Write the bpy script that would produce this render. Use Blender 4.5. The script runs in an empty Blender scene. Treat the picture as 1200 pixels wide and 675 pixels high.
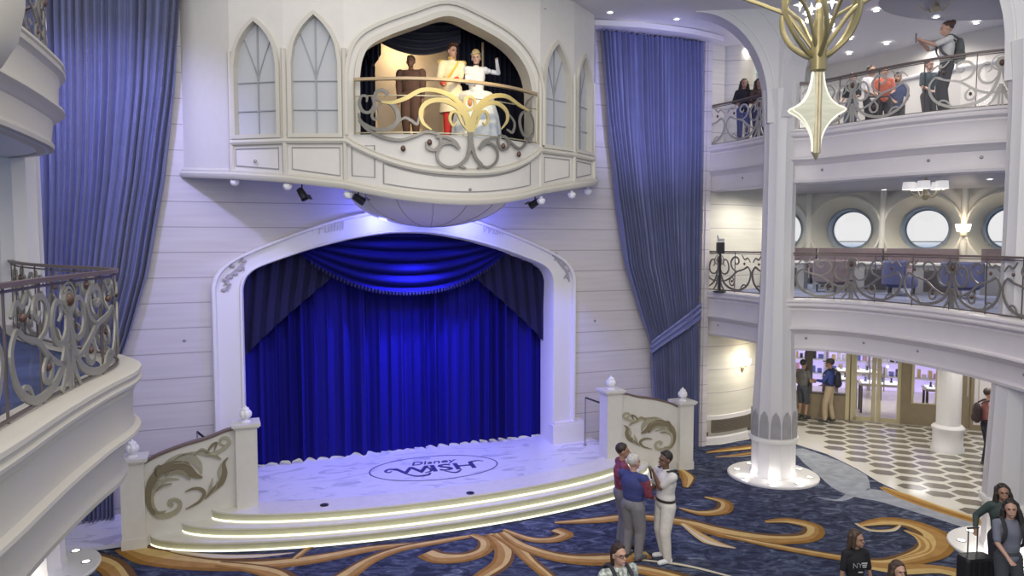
import bpy, bmesh, math, random
from math import sin, cos, pi, atan, atan2, sqrt
from mathutils import Vector, Matrix
random.seed(7)
SC = bpy.context.scene
COL = SC.collection
# ---------------------------------------------------------------- camera
F = 860.0; CH = 5.2; PITCH = atan(55.5/860)
cd = bpy.data.cameras.new('camera'); cam = bpy.data.objects.new('camera', cd); COL.objects.link(cam)
cd.sensor_width = 36; cd.lens = F*36/1200; cd.clip_end = 300
cam.location = (0, 0, CH); cam.rotation_euler = (pi/2-PITCH, 0, 0)
SC.camera = cam
vs = SC.view_settings
vs.view_transform = 'Standard'; vs.look = 'None'; vs.gamma = 1; vs.use_curve_mapping = False; vs.exposure = 0.0
FW = Vector((0, cos(PITCH), -sin(PITCH))); UPV = Vector((0, sin(PITCH), cos(PITCH))); CP = Vector((0, 0, CH))
def ray(x, y): return FW + Vector((1, 0, 0))*(x-600)/F + UPV*(337.5-y)/F
def onz(x, y, z=0.0):
    r = ray(x, y); return CP + r*((z-CH)/r.z)
# stage frame: s along the stage wall, t towards the audience
SU = Vector((.92854568, .37121815, 0)); SN = Vector((SU.y, -SU.x, 0)); SO = Vector((-2.28520823, 15.68714688, 0))
TH = atan2(SU.y, SU.x)
STG = Matrix.Translation(SO) @ Matrix.Rotation(TH, 4, 'Z')
ID = Matrix.Identity(4)
def L(s, t, z): return (s, -t, z)
def ST(s, t, z=0): return SO + SU*s + SN*t + Vector((0, 0, z))
def stw(x, y, t=0.0):           # point of the plane t=const seen at a pixel -> (s, z)
    r = ray(x, y); k = ((SO-CP).dot(SN)+t)/r.dot(SN); P = CP+r*k; d = P-SO
    return d.dot(SU), P.z
def stz(x, y, z=0.0):
    d = onz(x, y, z)-SO; return d.dot(SU), d.dot(SN)
# ---------------------------------------------------------------- materials
MATS = {}
def mat(name, col, rough=.5, metal=0.0, noise=0.0, scale=6.0, emit=None, es=0.0, bump=0.0, spec=.5, sheen=0.0, alpha=None, trans=0.0):
    if name in MATS: return MATS[name]
    m = bpy.data.materials.new(name); m.use_nodes = True; nt = m.node_tree
    b = nt.nodes['Principled BSDF']
    b.inputs['Base Color'].default_value = (*col, 1); b.inputs['Roughness'].default_value = rough
    b.inputs['Metallic'].default_value = metal; b.inputs['Specular IOR Level'].default_value = spec
    if sheen: b.inputs['Sheen Weight'].default_value = sheen
    if trans: b.inputs['Transmission Weight'].default_value = trans
    if emit: b.inputs['Emission Color'].default_value = (*emit, 1); b.inputs['Emission Strength'].default_value = es
    if noise or bump:
        tc = nt.nodes.new('ShaderNodeTexCoord'); nz = nt.nodes.new('ShaderNodeTexNoise')
        nz.inputs['Scale'].default_value = scale; nz.inputs['Detail'].default_value = 5
        nt.links.new(tc.outputs['Object'], nz.inputs['Vector'])
        if noise:
            r = nt.nodes.new('ShaderNodeValToRGB')
            r.color_ramp.elements[0].color = (*[c*(1-noise) for c in col], 1); r.color_ramp.elements[0].position = .3
            r.color_ramp.elements[1].color = (*[min(1, c*(1+noise)) for c in col], 1); r.color_ramp.elements[1].position = .7
            nt.links.new(nz.outputs['Fac'], r.inputs['Fac']); nt.links.new(r.outputs['Color'], b.inputs['Base Color'])
        if bump:
            bp = nt.nodes.new('ShaderNodeBump'); bp.inputs['Strength'].default_value = bump; bp.inputs['Distance'].default_value = .01
            nt.links.new(nz.outputs['Fac'], bp.inputs['Height']); nt.links.new(bp.outputs['Normal'], b.inputs['Normal'])
    MATS[name] = m; return m
def node(nt, t, **kw):
    n = nt.nodes.new(t)
    for k, v in kw.items(): setattr(n, k, v)
    return n
WHITE = mat('white_paint', (.66, .625, .64), .45, noise=.03, scale=2)
WARMW = mat('warm_white_paint', (.66, .64, .58), .45, noise=.03, scale=2)
TRIMW = mat('trim_white', (.70, .68, .68), .38)
SHADOWLINE = mat('groove_shade_grey', (.30, .28, .27), .6)  # dark grey drawn as shade along panel recesses and corbel creases
CEIL = mat('ceiling_paint', (.70, .68, .69), .6)
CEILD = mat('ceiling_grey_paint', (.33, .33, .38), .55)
GOLD = mat('antique_gold', (.42, .37, .25), .42, .55, noise=.12, scale=9)
GOLDB = mat('champagne_gold', (.40, .36, .24), .38, .75, noise=.08, scale=8)
PEWTER = mat('pewter_metal', (.24, .225, .20), .45, .55, noise=.1, scale=10)
RAILD = mat('dark_bronze', (.13, .105, .10), .4, .5)
CABO = mat('bronze_cabochon', (.11, .06, .045), .3, .3)
BLACK = mat('black_metal', (.012, .012, .016), .4)
DARK = mat('dark_plastic', (.03, .03, .035), .5)
# planked wall
def plank_mat(name, col, step=.485, z0=2.54, w=.028):
    m = mat(name, col, .5); nt = m.node_tree; b = nt.nodes['Principled BSDF']
    g = node(nt, 'ShaderNodeNewGeometry'); sp = node(nt, 'ShaderNodeSeparateXYZ'); nt.links.new(g.outputs['Position'], sp.inputs[0])
    a = node(nt, 'ShaderNodeMath', operation='SUBTRACT'); a.inputs[1].default_value = z0-10*step; nt.links.new(sp.outputs['Z'], a.inputs[0])
    d = node(nt, 'ShaderNodeMath', operation='DIVIDE'); d.inputs[1].default_value = step; nt.links.new(a.outputs[0], d.inputs[0])
    f = node(nt, 'ShaderNodeMath', operation='FRACT'); nt.links.new(d.outputs[0], f.inputs[0])
    l = node(nt, 'ShaderNodeMath', operation='LESS_THAN'); l.inputs[1].default_value = w/step; nt.links.new(f.outputs[0], l.inputs[0])
    tc = node(nt, 'ShaderNodeTexCoord'); mp = node(nt, 'ShaderNodeMapping'); mp.inputs['Scale'].default_value = (.6, .6, 9)
    nz = node(nt, 'ShaderNodeTexNoise'); nz.inputs['Scale'].default_value = 1.2; nz.inputs['Detail'].default_value = 4
    nt.links.new(tc.outputs['Object'], mp.inputs[0]); nt.links.new(mp.outputs[0], nz.inputs['Vector'])
    r = node(nt, 'ShaderNodeValToRGB'); r.color_ramp.elements[0].position = .3; r.color_ramp.elements[1].position = .7
    r.color_ramp.elements[0].color = (*[c*.93 for c in col], 1); r.color_ramp.elements[1].color = (*[min(1, c*1.05) for c in col], 1)
    nt.links.new(nz.outputs['Fac'], r.inputs['Fac'])
    mx = node(nt, 'ShaderNodeMix', data_type='RGBA'); nt.links.new(l.outputs[0], mx.inputs[0]); nt.links.new(r.outputs['Color'], mx.inputs[6])
    mx.inputs[7].default_value = (.34, .31, .32, 1); nt.links.new(mx.outputs[2], b.inputs['Base Color'])
    return m
PLANK = plank_mat('planked_wall', (.56, .522, .54), w=.020)
PLANKW = plank_mat('planked_warm_wall', (.60, .58, .50), .6, 2.5, .018)
def marble_mat(name, c1, c2, scale, rough=.22, dist=2.0):
    m = mat(name, c1, rough); nt = m.node_tree; b = nt.nodes['Principled BSDF']
    tc = node(nt, 'ShaderNodeTexCoord'); mp = node(nt, 'ShaderNodeMapping'); mp.inputs['Scale'].default_value = (1, 2.2, 1); mp.inputs['Rotation'].default_value = (0, 0, .5)
    nz = node(nt, 'ShaderNodeTexNoise'); nz.inputs['Scale'].default_value = scale; nz.inputs['Detail'].default_value = 8; nz.inputs['Distortion'].default_value = dist
    nt.links.new(tc.outputs['Object'], mp.inputs[0]); nt.links.new(mp.outputs[0], nz.inputs['Vector'])
    r = node(nt, 'ShaderNodeValToRGB'); r.color_ramp.elements[0].position = .36; r.color_ramp.elements[1].position = .47
    r.color_ramp.elements[0].color = (*c2, 1); r.color_ramp.elements[1].color = (*c1, 1)
    nt.links.new(nz.outputs['Fac'], r.inputs['Fac']); nt.links.new(r.outputs['Color'], b.inputs['Base Color']); return m
MARBLE = marble_mat('white_marble', (.70, .69, .71), (.50, .49, .53), 1.1)
# navy carpet with woven waves
def carpet_mat():
    m = mat('navy_carpet', (.06, .08, .16), .95, spec=.1); nt = m.node_tree; b = nt.nodes['Principled BSDF']
    tc = node(nt, 'ShaderNodeTexCoord'); mp = node(nt, 'ShaderNodeMapping'); mp.inputs['Scale'].default_value = (1, 1.9, 1)
    n1 = node(nt, 'ShaderNodeTexNoise'); n1.inputs['Scale'].default_value = 2.6; n1.inputs['Detail'].default_value = 7; n1.inputs['Distortion'].default_value = 1.6; n1.inputs['Roughness'].default_value = .62
    nt.links.new(tc.outputs['Object'], mp.inputs[0]); nt.links.new(mp.outputs[0], n1.inputs['Vector'])
    r = node(nt, 'ShaderNodeValToRGB'); e = r.color_ramp.elements
    e[0].position = .30; e[0].color = (.018, .020, .038, 1); e[1].position = .74; e[1].color = (.24, .265, .33, 1)
    for p, c in ((.42, (.030, .035, .062)), (.52, (.052, .062, .105)), (.62, (.10, .118, .17))):
        x = e.new(p); x.color = (*c, 1)
    nt.links.new(n1.outputs['Fac'], r.inputs['Fac']); nt.links.new(r.outputs['Color'], b.inputs['Base Color']); return m
CARPET = carpet_mat()
CGOLD = [mat('carpet_gold', (.38, .215, .07), .95, noise=.12, scale=5, spec=.1), mat('carpet_ochre', (.27, .14, .035), .95, noise=.15, scale=5, spec=.1),
         mat('carpet_pale_gold', (.56, .40, .16), .95, noise=.1, scale=5, spec=.1), mat('carpet_brown', (.15, .08, .035), .95, noise=.1, scale=5, spec=.1)]
CCREAM = mat('carpet_cream', (.60, .55, .43), .95, spec=.1)
CSILVER = mat('carpet_silver', (.30, .32, .36), .95, noise=.2, scale=4, spec=.1)
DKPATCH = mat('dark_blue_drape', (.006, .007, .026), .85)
BLUE = mat('royal_blue_velvet', (.009, .008, .165), .9, spec=.15)
SIDEB = mat('periwinkle_drape', (.125, .14, .275), .7, sheen=.25, noise=.08, scale=3)
GLOW = mat('led_strip', (.9, .9, .8), .5, emit=(1, .97, .78), es=1.15)
RISER = mat('lit_riser', (.56, .56, .38), .3, noise=.06, scale=3)
LAMPW = mat('lamp_glow', (.9, .9, .85), .5, emit=(1, .93, .80), es=6)
LAMPC = mat('cool_lamp_glow', (.9, .9, .9), .5, emit=(1, .97, .93), es=8)
FROST = mat('frosted_window', (.50, .51, .53), .3)
def glass_mat(name, tint=(.85, .9, .95), k=.12):
    m = bpy.data.materials.new(name); m.use_nodes = True; nt = m.node_tree; nt.nodes.clear()
    o = node(nt, 'ShaderNodeOutputMaterial'); t = node(nt, 'ShaderNodeBsdfTransparent'); g = node(nt, 'ShaderNodeBsdfGlossy'); x = node(nt, 'ShaderNodeMixShader')
    t.inputs[0].default_value = (*tint, 1); g.inputs['Roughness'].default_value = .03; x.inputs[0].default_value = k
    nt.links.new(t.outputs[0], x.inputs[1]); nt.links.new(g.outputs[0], x.inputs[2]); nt.links.new(x.outputs[0], o.inputs[0]); MATS[name] = m; return m
GLASS = glass_mat('clear_glass', (.97, .97, .98), .05)
# ---------------------------------------------------------------- mesh building
class MB:
    def __init__(s): s.v = []; s.f = []; s.m = []; s.cur = 0
    def add(s, V, Fs, mi=None):
        n = len(s.v); s.v += [tuple(p) for p in V]
        for f in Fs: s.f.append(tuple(n+i for i in f)); s.m.append(s.cur if mi is None else mi)
        return s
    def box(s, c, d, rz=0, mi=None, M=None):
        V = [Vector((x*d[0]/2, y*d[1]/2, z*d[2]/2)) for x in (-1, 1) for y in (-1, 1) for z in (-1, 1)]
        if rz: V = [Matrix.Rotation(rz, 3, 'Z') @ v for v in V]
        V = [v+Vector(c) for v in V]
        if M: V = [M @ v for v in V]
        return s.add(V, [(0, 1, 3, 2), (4, 6, 7, 5), (0, 4, 5, 1), (2, 3, 7, 6), (0, 2, 6, 4), (1, 5, 7, 3)], mi)
    def grid(s, fn, nu, nv, mi=None, cu=False):
        V = [fn(i/nu, j/nv) for i in range(nu+1) for j in range(nv+1)]
        Fs = [(i*(nv+1)+j, (i+1)*(nv+1)+j, (i+1)*(nv+1)+j+1, i*(nv+1)+j+1) for i in range(nu) for j in range(nv)]
        return s.add(V, Fs, mi)
    def lathe(s, prof, c=(0, 0, 0), n=24, sc=(1, 1), mi=None, wave=None, M=None, cap=True):
        V = []; m = len(prof)
        for i in range(n):
            a = 2*pi*i/n
            for r, z in prof:
                k = wave(a, z) if wave else 1
                V.append(Vector((c[0]+r*k*cos(a)*sc[0], c[1]+r*k*sin(a)*sc[1], c[2]+z)))
        if M: V = [M @ v for v in V]
        Fs = [(i*m+j, ((i+1) % n)*m+j, ((i+1) % n)*m+j+1, i*m+j+1) for i in range(n) for j in range(m-1)]
        s.add(V, Fs, mi); b = len(s.v)-len(V)
        for j in ((0, m-1) if cap else ()):
            if prof[j][0] > 1e-5: s.f.append(tuple(b+i*m+j for i in range(n))); s.m.append(s.cur if mi is None else mi)
        return s
    def ell(s, c, r, n=16, mi=None, M=None):
        prof = [(max(1e-6, sin(pi*j/10)), -cos(pi*j/10)) for j in range(11)]
        V = []
        for i in range(n):
            a = 2*pi*i/n
            for q, z in prof: V.append(Vector((c[0]+r[0]*q*cos(a), c[1]+r[1]*q*sin(a), c[2]+r[2]*z)))
        if M: V = [M @ v for v in V]
        m = 11
        return s.add(V, [(i*m+j, ((i+1) % n)*m+j, ((i+1) % n)*m+j+1, i*m+j+1) for i in range(n) for j in range(m-1)], mi)
    def tube(s, path, r, n=8, caps=True, closed=False, mi=None, flat=None):
        P = [Vector(p) for p in path]; N = len(P)
        R = r if isinstance(r, (list, tuple)) else [r]*N
        V = []; up0 = None
        for i in range(N):
            a = P[(i+1) % N] if (closed or i < N-1) else P[i]; b = P[i-1] if (closed or i > 0) else P[i]
            t = (a-b).normalized() if (a-b).length > 1e-9 else Vector((0, 0, 1))
            if up0 is None: up0 = Vector((0, 0, 1)) if abs(t.z) < .9 else Vector((1, 0, 0))
            x = t.cross(up0)
            if x.length < 1e-4: x = t.cross(Vector((.3, .9, .1)))
            x.normalize(); y = x.cross(t).normalized(); up0 = y
            for k in range(n):
                an = 2*pi*k/n
                q = x*cos(an)*R[i]*(flat or 1)+y*sin(an)*R[i]; V.append(P[i]+q)
        Fs = [(i*n+k, ((i+1) % N)*n+k, ((i+1) % N)*n+(k+1) % n, i*n+(k+1) % n) for i in range(N if closed else N-1) for k in range(n)]
        s.add(V, Fs, mi)
        if caps and not closed:
            b = len(s.v)-len(V); mi2 = s.cur if mi is None else mi
            s.f.append(tuple(b+k for k in range(n))); s.m.append(mi2)
            s.f.append(tuple(b+(N-1)*n+k for k in range(n))); s.m.append(mi2)
        return s
    def sweep(s, prof, path, z=0.0, closed=False, flip=1, mi=None, pclosed=False, mis=None):
        """profile (out, z) swept along a plan path (x, y[, z]); out points left of travel times flip"""
        P = [Vector((p[0], p[1])) for p in path]; Z = [p[2] if len(p) > 2 else 0 for p in path]; N = len(P); m = len(prof); V = []
        for i in range(N):
            a = P[(i+1) % N] if (closed or i < N-1) else P[i]; b = P[i-1] if (closed or i > 0) else P[i]
            d1 = (P[i]-b); d2 = (a-P[i])
            if d1.length < 1e-9: d1 = d2
            if d2.length < 1e-9: d2 = d1
            d1 = d1.normalized(); d2 = d2.normalized(); t = (d1+d2).normalized(); nn = Vector((-t.y, t.x))*flip
            k = 1/max(.5, t.dot(d1))
            for o, zz in prof: V.append((P[i].x+nn.x*o*k, P[i].y+nn.y*o*k, z+Z[i]+zz))
        nb = len(s.v); s.v += V; mm = m if pclosed else m-1
        for i in range(N if closed else N-1):
            for j in range(mm):
                s.f.append((nb+i*m+j, nb+((i+1) % N)*m+j, nb+((i+1) % N)*m+(j+1) % m, nb+i*m+(j+1) % m))
                s.m.append(mis[j] if mis else (s.cur if mi is None else mi))
        if pclosed and not closed:
            s.f.append(tuple(nb+j for j in range(m))); s.m.append(s.cur if mi is None else mi)
            s.f.append(tuple(nb+(N-1)*m+j for j in range(m))); s.m.append(s.cur if mi is None else mi)
        return s
    def prism(s, pts, fn, d0, d1, mi=None):
        """polygon pts (a,b) -> fn(a,b,d) at two depths"""
        n = len(pts); V = [fn(a, b, d0) for a, b in pts]+[fn(a, b, d1) for a, b in pts]
        Fs = [tuple(range(n)), tuple(range(2*n-1, n-1, -1))]+[(i, (i+1) % n, n+(i+1) % n, n+i) for i in range(n)]
        return s.add(V, Fs, mi)
    def ribbon(s, pts, w, fn, d0, d1, mi=None, closed=False):
        """a flat band of varying width following pts (a,b), thickness d0..d1, mapped by fn(a,b,d)"""
        N = len(pts); W = w if isinstance(w, (list, tuple)) else [w]*N; V = []
        if len(W) != N: W = [interp(W, i/(N-1)) for i in range(N)]
        for i in range(N):
            a = Vector(pts[(i+1) % N]) if (closed or i < N-1) else Vector(pts[i]); b = Vector(pts[i-1]) if (closed or i > 0) else Vector(pts[i])
            t = (a-b); t = t.normalized() if t.length > 1e-9 else Vector((1, 0)); nn = Vector((-t.y, t.x)); p = Vector(pts[i])
            l = p+nn*W[i]/2; r = p-nn*W[i]/2
            V += [fn(l.x, l.y, d0), fn(r.x, r.y, d0), fn(r.x, r.y, d1), fn(l.x, l.y, d1)]
        Fs = [(i*4+k, ((i+1) % N)*4+k, ((i+1) % N)*4+(k+1) % 4, i*4+(k+1) % 4) for i in range(N if closed else N-1) for k in range(4)]
        if not closed: Fs += [(0, 1, 2, 3), (4*N-4, 4*N-3, 4*N-2, 4*N-1)]
        return s.add(V, Fs, mi)
    def build(s, name, mats, parent=None, frame=None, smooth=False, kind=None, label=None, cat=None, group=None, recalc=True):
        me = bpy.data.meshes.new(name); me.from_pydata(s.v, [], s.f)
        if not isinstance(mats, (list, tuple)): mats = [mats]
        for m in mats: me.materials.append(m)
        if len(mats) > 1: me.polygons.foreach_set('material_index', [min(i, len(mats)-1) for i in s.m])
        if recalc:
            b = bmesh.new(); b.from_mesh(me); bmesh.ops.recalc_face_normals(b, faces=b.faces); b.to_mesh(me); b.free()
        if smooth:
            me.polygons.foreach_set('use_smooth', [True]*len(me.polygons))
            if smooth != 'all': me.set_sharp_from_angle(angle=math.radians(38))
        me.update()
        return link(name, me, parent, frame, kind, label, cat, group)
WM = {}
def link(name, me, parent=None, frame=None, kind=None, label=None, cat=None, group=None):
    o = bpy.data.objects.new(name, me); COL.objects.link(o); fr = frame or ID
    if parent:
        o.parent = parent; o.matrix_parent_inverse = WM.get(parent.name, ID).inverted()
    o.matrix_basis = fr; WM[o.name] = fr.copy()
    tag(o, label, cat, group, kind); return o
def tag(o, label=None, cat=None, group=None, kind=None):
    if label: o['label'] = label
    if cat: o['category'] = cat
    if group: o['group'] = group
    if kind: o['kind'] = kind
    return o
def empty(name, loc=(0, 0, 0), rz=0, label=None, cat=None, group=None):
    o = bpy.data.objects.new(name, None); COL.objects.link(o); M_ = Matrix.Translation(Vector(loc)) @ Matrix.Rotation(rz, 4, 'Z')
    o.matrix_basis = M_; WM[o.name] = M_; o.empty_display_size = .2
    return tag(o, label, cat, group)
def dup(root, M_, label=None, group=None):
    r = root.copy(); COL.objects.link(r); r.matrix_basis = M_; WM[r.name] = M_
    if label: r['label'] = label
    if group: r['group'] = group
    for ch in list(root.children):
        c = ch.copy(); COL.objects.link(c); c.parent = r
        for g in list(ch.children):
            d = g.copy(); COL.objects.link(d); d.parent = c
    return r
def interp(W, u):
    x = u*(len(W)-1); i = min(int(x), len(W)-2); return W[i]+(W[i+1]-W[i])*(x-i)
def cr(P, n=8, closed=False):
    """Catmull-Rom through points of any dimension"""
    P = [tuple(p) for p in P]; N = len(P); out = []
    for i in range(N if closed else N-1):
        p0 = P[i-1] if (closed or i > 0) else P[0]; p1 = P[i]; p2 = P[(i+1) % N]; p3 = P[(i+2) % N] if (closed or i < N-2) else P[-1]
        for k in range(n):
            t = k/n
            out.append(tuple(.5*((2*b)+(-a+c)*t+(2*a-5*b+4*c-d)*t*t+(-a+3*b-3*c+d)*t**3) for a, b, c, d in zip(p0, p1, p2, p3)))
    if not closed: out.append(P[-1])
    return out
def lin(x, a, b):
    """piecewise linear: a sorted xs, b values"""
    if x <= a[0]: return b[0]
    for i in range(1, len(a)):
        if x <= a[i]: return b[i-1]+(b[i]-b[i-1])*(x-a[i-1])/(a[i]-a[i-1])
    return b[-1]
def evald(o):
    dg = bpy.context.evaluated_depsgraph_get(); dg.update(); me = bpy.data.meshes.new_from_object(o.evaluated_get(dg)); return me
def text_mesh(txt, size, depth, shear=0, bold=0):
    cu = bpy.data.curves.new('t', 'FONT'); cu.body = txt; cu.size = size; cu.extrude = depth; cu.align_x = 'CENTER'; cu.align_y = 'CENTER'; cu.shear = shear; cu.resolution_u = 3; cu.offset = bold
    o = bpy.data.objects.new('t', cu); COL.objects.link(o); me = evald(o); bpy.data.objects.remove(o)
    V = [tuple(v.co) for v in me.vertices]; Fs = [tuple(p.vertices) for p in me.polygons]; bpy.data.meshes.remove(me); return V, Fs
def remesh(mb, voxel, smooth=4):
    me = bpy.data.meshes.new('tmp'); me.from_pydata(mb.v, [], mb.f)
    b = bmesh.new(); b.from_mesh(me); bmesh.ops.recalc_face_normals(b, faces=b.faces); b.to_mesh(me); b.free()
    o = bpy.data.objects.new('tmp', me); COL.objects.link(o)
    r = o.modifiers.new('r', 'REMESH'); r.mode = 'VOXEL'; r.voxel_size = voxel
    if smooth: s = o.modifiers.new('s', 'SMOOTH'); s.iterations = smooth; s.factor = .5
    m2 = evald(o); bpy.data.objects.remove(o); m2.polygons.foreach_set('use_smooth', [True]*len(m2.polygons)); return m2
def light(kind, loc, energy, col=(1, 1, 1), size=.1, target=None, spot=None, blend=.5, name=None, sizey=None, spread=None):
    ld = bpy.data.lights.new(name or kind.lower()+'_lamp', kind); ld.energy = energy; ld.color = col
    if kind == 'AREA':
        ld.size = size
        if sizey: ld.shape = 'RECTANGLE'; ld.size_y = sizey
        if spread: ld.spread = spread
    else: ld.shadow_soft_size = size
    if spot: ld.spot_size = spot; ld.spot_blend = blend
    o = bpy.data.objects.new(name or kind.lower()+'_lamp', ld); COL.objects.link(o); o.location = loc
    if target is not None: o.rotation_euler = (Vector(target)-Vector(loc)).to_track_quat('-Z', 'Y').to_euler()
    return o
# ================================================================ STAGE WALL
INN = [(3.34, .48), (3.34, 2), (3.34, 4.12), (3.33, 4.3), (3.25, 4.5), (3.05, 4.66), (2.6, 4.83), (2.0, 5.03), (1.2, 5.23), (.5, 5.34), (0, 5.36)]
OUT = [(3.94, .48), (3.94, 2), (3.94, 4.05), (3.93, 4.35), (3.80, 4.62), (3.5, 4.86), (2.95, 5.12), (2.25, 5.40), (1.35, 5.70), (.5, 5.86), (0, 5.88)]
S0 = .08
def full(half, n=5):
    P = half[:3]+cr(half[2:], n)[1:]
    return [(-x, z) for x, z in P]+[(x, z) for x, z in reversed(P[:-1])]
FI = [(x+S0, z) for x, z in full(INN)]; FO = [(x+S0, z) for x, z in full(OUT)]
def archz(s):
    P = [p for p in FO]
    for (a, za), (b, zb) in zip(P, P[1:]):
        if a <= s <= b and b > a: return za+(zb-za)*(s-a)/(b-a)
    return 0
w = MB(); xs = sorted(set([-7.6+.2*i for i in range(77)]+[round(p[0], 5) for p in FO if p[1] > 4]))
for a, b in zip(xs, xs[1:]):
    mid = (a+b)/2
    if abs(mid-S0) < 3.93:
        za, zb = archz(max(a, S0-3.9399))-.04, archz(min(b, S0+3.9399))-.04
        if za < .5: za = zb
        if zb < .5: zb = za
    else: za = zb = 0
    w.add([L(a, 0, za), L(b, 0, zb), L(b, 0, 10.6), L(a, 0, 10.6)], [(0, 1, 2, 3)])
w.build('wall_stage', PLANK, frame=STG, kind='structure')
pr = MB(); prof = [(0, -.55, 1), (0, .06, 1), (.05, .13, 0), (.11, .13, 0), (.14, .09, 0), (.82, .09, 0), (.86, .17, 0), (.95, .17, 0), (1, .12, 0), (1, -.01, 0)]
m = len(prof); V = []
for (xi, zi), (xo, zo) in zip(FI, FO):
    for k, t, _ in prof: V.append(L(xi+(xo-xi)*k, t, zi+(zo-zi)*k))
pr.add(V, [(i*m+j, (i+1)*m+j, (i+1)*m+j+1, i*m+j+1) for i in range(len(FI)-1) for j in range(m-1)])
for sg in (-1, 1):
    a, b = S0+sg*3.32, S0+sg*4.12
    for z0, z1, e in ((.46, .92, .0), (.92, .98, -.04)):
        pr.box(((a+b)/2+(-sg*e/2), -.10, (z0+z1)/2), (abs(b-a)+e, .24+e, z1-z0))
pr.build('trim_1', TRIMW, frame=STG, smooth=True, kind='structure')
# calligraphy and plaster sprigs on the arch band
def arch_text(txt, px, py, size, ang, name, label):
    s, z = stw(px, py, .1); Vt, Ft = text_mesh(txt, size, .006, .25)
    R = Matrix.Rotation(ang, 3, 'Z'); o = MB(); P = []
    for v in Vt:
        q = R @ Vector((v[0], v[1], 0)); P.append(L(s+q.x, .095+v[2]+.006, z+q.y))
    o.add(P, Ft); o.build(name, mat('lettering_grey', (.50, .47, .51), .5), frame=STG, label=label, cat='lettering', recalc=False)
arch_text('· Fulfill', 383, 268, .26, .19, 'arch_lettering', 'faint grey script lettering on the left side of the stage arch')
arch_text('Wish', 577, 270, .25, -.12, 'arch_lettering', 'faint grey script lettering on the right side of the stage arch')
def sprig(pts, blobs, name, label):
    o = MB(); C_ = [stw(x, y, .1) for x, y in pts]
    f = lambda a, b, d: L(a, d, b)
    o.ribbon(cr(C_, 6), [.03, .07, .05, .08, .03], f, .085, .12)
    for i, (x, y) in enumerate(blobs):
        s, z = stw(x, y, .1); o.ell(L(s, .11, z), (.05, .02, .035), 8)
        o.ribbon(cr([(s, z), (s+.07*cos(i*2.1), z+.05), (s+.1*cos(i*2.1+.7), z-.03)], 4), [.05, .02], f, .085, .11)
    o.build(name, mat('plaster_taupe', (.36, .33, .33), .6), frame=STG, label=label, cat='ornament')
sprig([(269, 338), (267, 327), (274, 319), (281, 314), (287, 305)], [(263, 328), (270, 325), (276, 321), (281, 316), (286, 306), (272, 312), (262, 340), (268, 333)], 'plaster_sprig', 'small grey plaster leaf sprig on the left shoulder of the stage arch')
sprig([(667, 330), (664, 318), (658, 311), (653, 303), (648, 298)], [(649, 299), (654, 304), (660, 311), (666, 317), (665, 325)], 'plaster_sprig', 'small grey plaster leaf sprig on the right shoulder of the stage arch')
# ================================================================ STAGE CURTAINS
def bl(a, b, k): return a+(b-a)*k
def main_curtain(u, v):
    s = -3.75+7.5*u; z = .5+5.0*v+.012*sin(u*190)
    ph = 2*pi*(27*u+.45*sin(u*9.1)+.2*sin(u*23+1)); amp = .10+.045*sin(u*31+2)
    return L(s+.03*cos(ph), -.62+amp*(sin(ph)+.28*sin(2.3*ph+1+v*1.5)), z)
root = empty('stage_curtain', ST(0, -.62, .48), TH, 'royal blue velvet curtain hanging in deep folds at the back of the stage arch', 'curtain')
MB().grid(main_curtain, 560, 14).build('curtain_panel', BLUE, root, STG, smooth='all')
# swag with horizontal folds
def swag(u, v):
    a = 2*u-1; s = .16+2.35*a; top = 5.42; bot = 4.98-.90*(1-min(1, abs(a)**2.2))
    k = v+.0; z = bl(top, bot, k)+.22*(abs(a)**1.5)*(1-k)*0
    ph = 2*pi*5.2*v; amp = .085*(1-abs(a)**3)
    return L(s, -.26+amp*sin(ph)-.05*abs(a)+.10*v*(1-abs(a)), z+.03*cos(ph)*(1-abs(a)))
MB().grid(swag, 60, 60).build('swag', mat('swag_velvet', (.006, .006, .13), .9, spec=.15), root, STG, smooth='all')
fr = MB()
for i in range(58):
    u = .06+.88*i/57; p = swag(u, 1); fr.lathe([(.004, .02), (.022, 0), (.030, -.045), (.018, -.075)], p, 6)
fr.build('swag_fringe', mat('fringe_navy', (.008, .008, .05), .9), root, STG)
def jabot(sg):
    def f(u, v):
        s = S0+sg*(3.55-2.55*u*(1-.0*v)); zb = bl(2.55, 4.85, u**.85); z = bl(5.45, zb, v)
        ph = 2*pi*(9*u+.8*v); return L(s, -.40+.05*sin(ph)+.03*sin(2*ph+1)-.02*v, z)
    MB().grid(f, 110, 20).build('side_drape', mat('shaded_velvet', (.005, .005, .045), .9), root, STG, smooth='all')  # velvet darkened to carry the shade under the arch
jabot(-1); jabot(1)
# ---- tall side curtains
INR_Z = [-.1, 1.2, 2.4, 2.65, 2.95, 3.4, 4.6, 6.3, 8.0, 10.2]
RIN = [6.17, 6.13, 6.03, 6.0, 5.92, 5.72, 5.28, 4.98, 4.75, 4.56]
LIN = [-5.62, -5.60, -5.55, -5.52, -5.45, -5.28, -4.92, -4.60, -4.38, -4.20]
def side_curtain(inner, outer, name, label, ztop, sg, npl, zb=.02):
    root = empty(name, ST((inner[0]+outer)/2, .2, 0), TH, label, 'curtain')
    def f(u, v):
        z = bl(zb, ztop, v); si = lin(z, INR_Z, inner)
        s = bl(si, outer, u); wdt = abs(outer-si)
        ph = 2*pi*(npl*u+.3*sin(u*11)+.12*sin(u*29)+.25*sin(z*.8+u*5)); amp = .085*min(1, wdt/1.6)*(1+.35*sin(u*37))
        pin = math.exp(-((z-(2.75+.5*(u)))/.35)**2)*.5
        return L(s, .22+amp*(1-pin)*(sin(ph)+.3*sin(2.1*ph+z*.6)), z)
    MB().grid(f, npl*16, 46).build('curtain_panel', SIDEB, root, STG, smooth='all')
    return root, f
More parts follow.
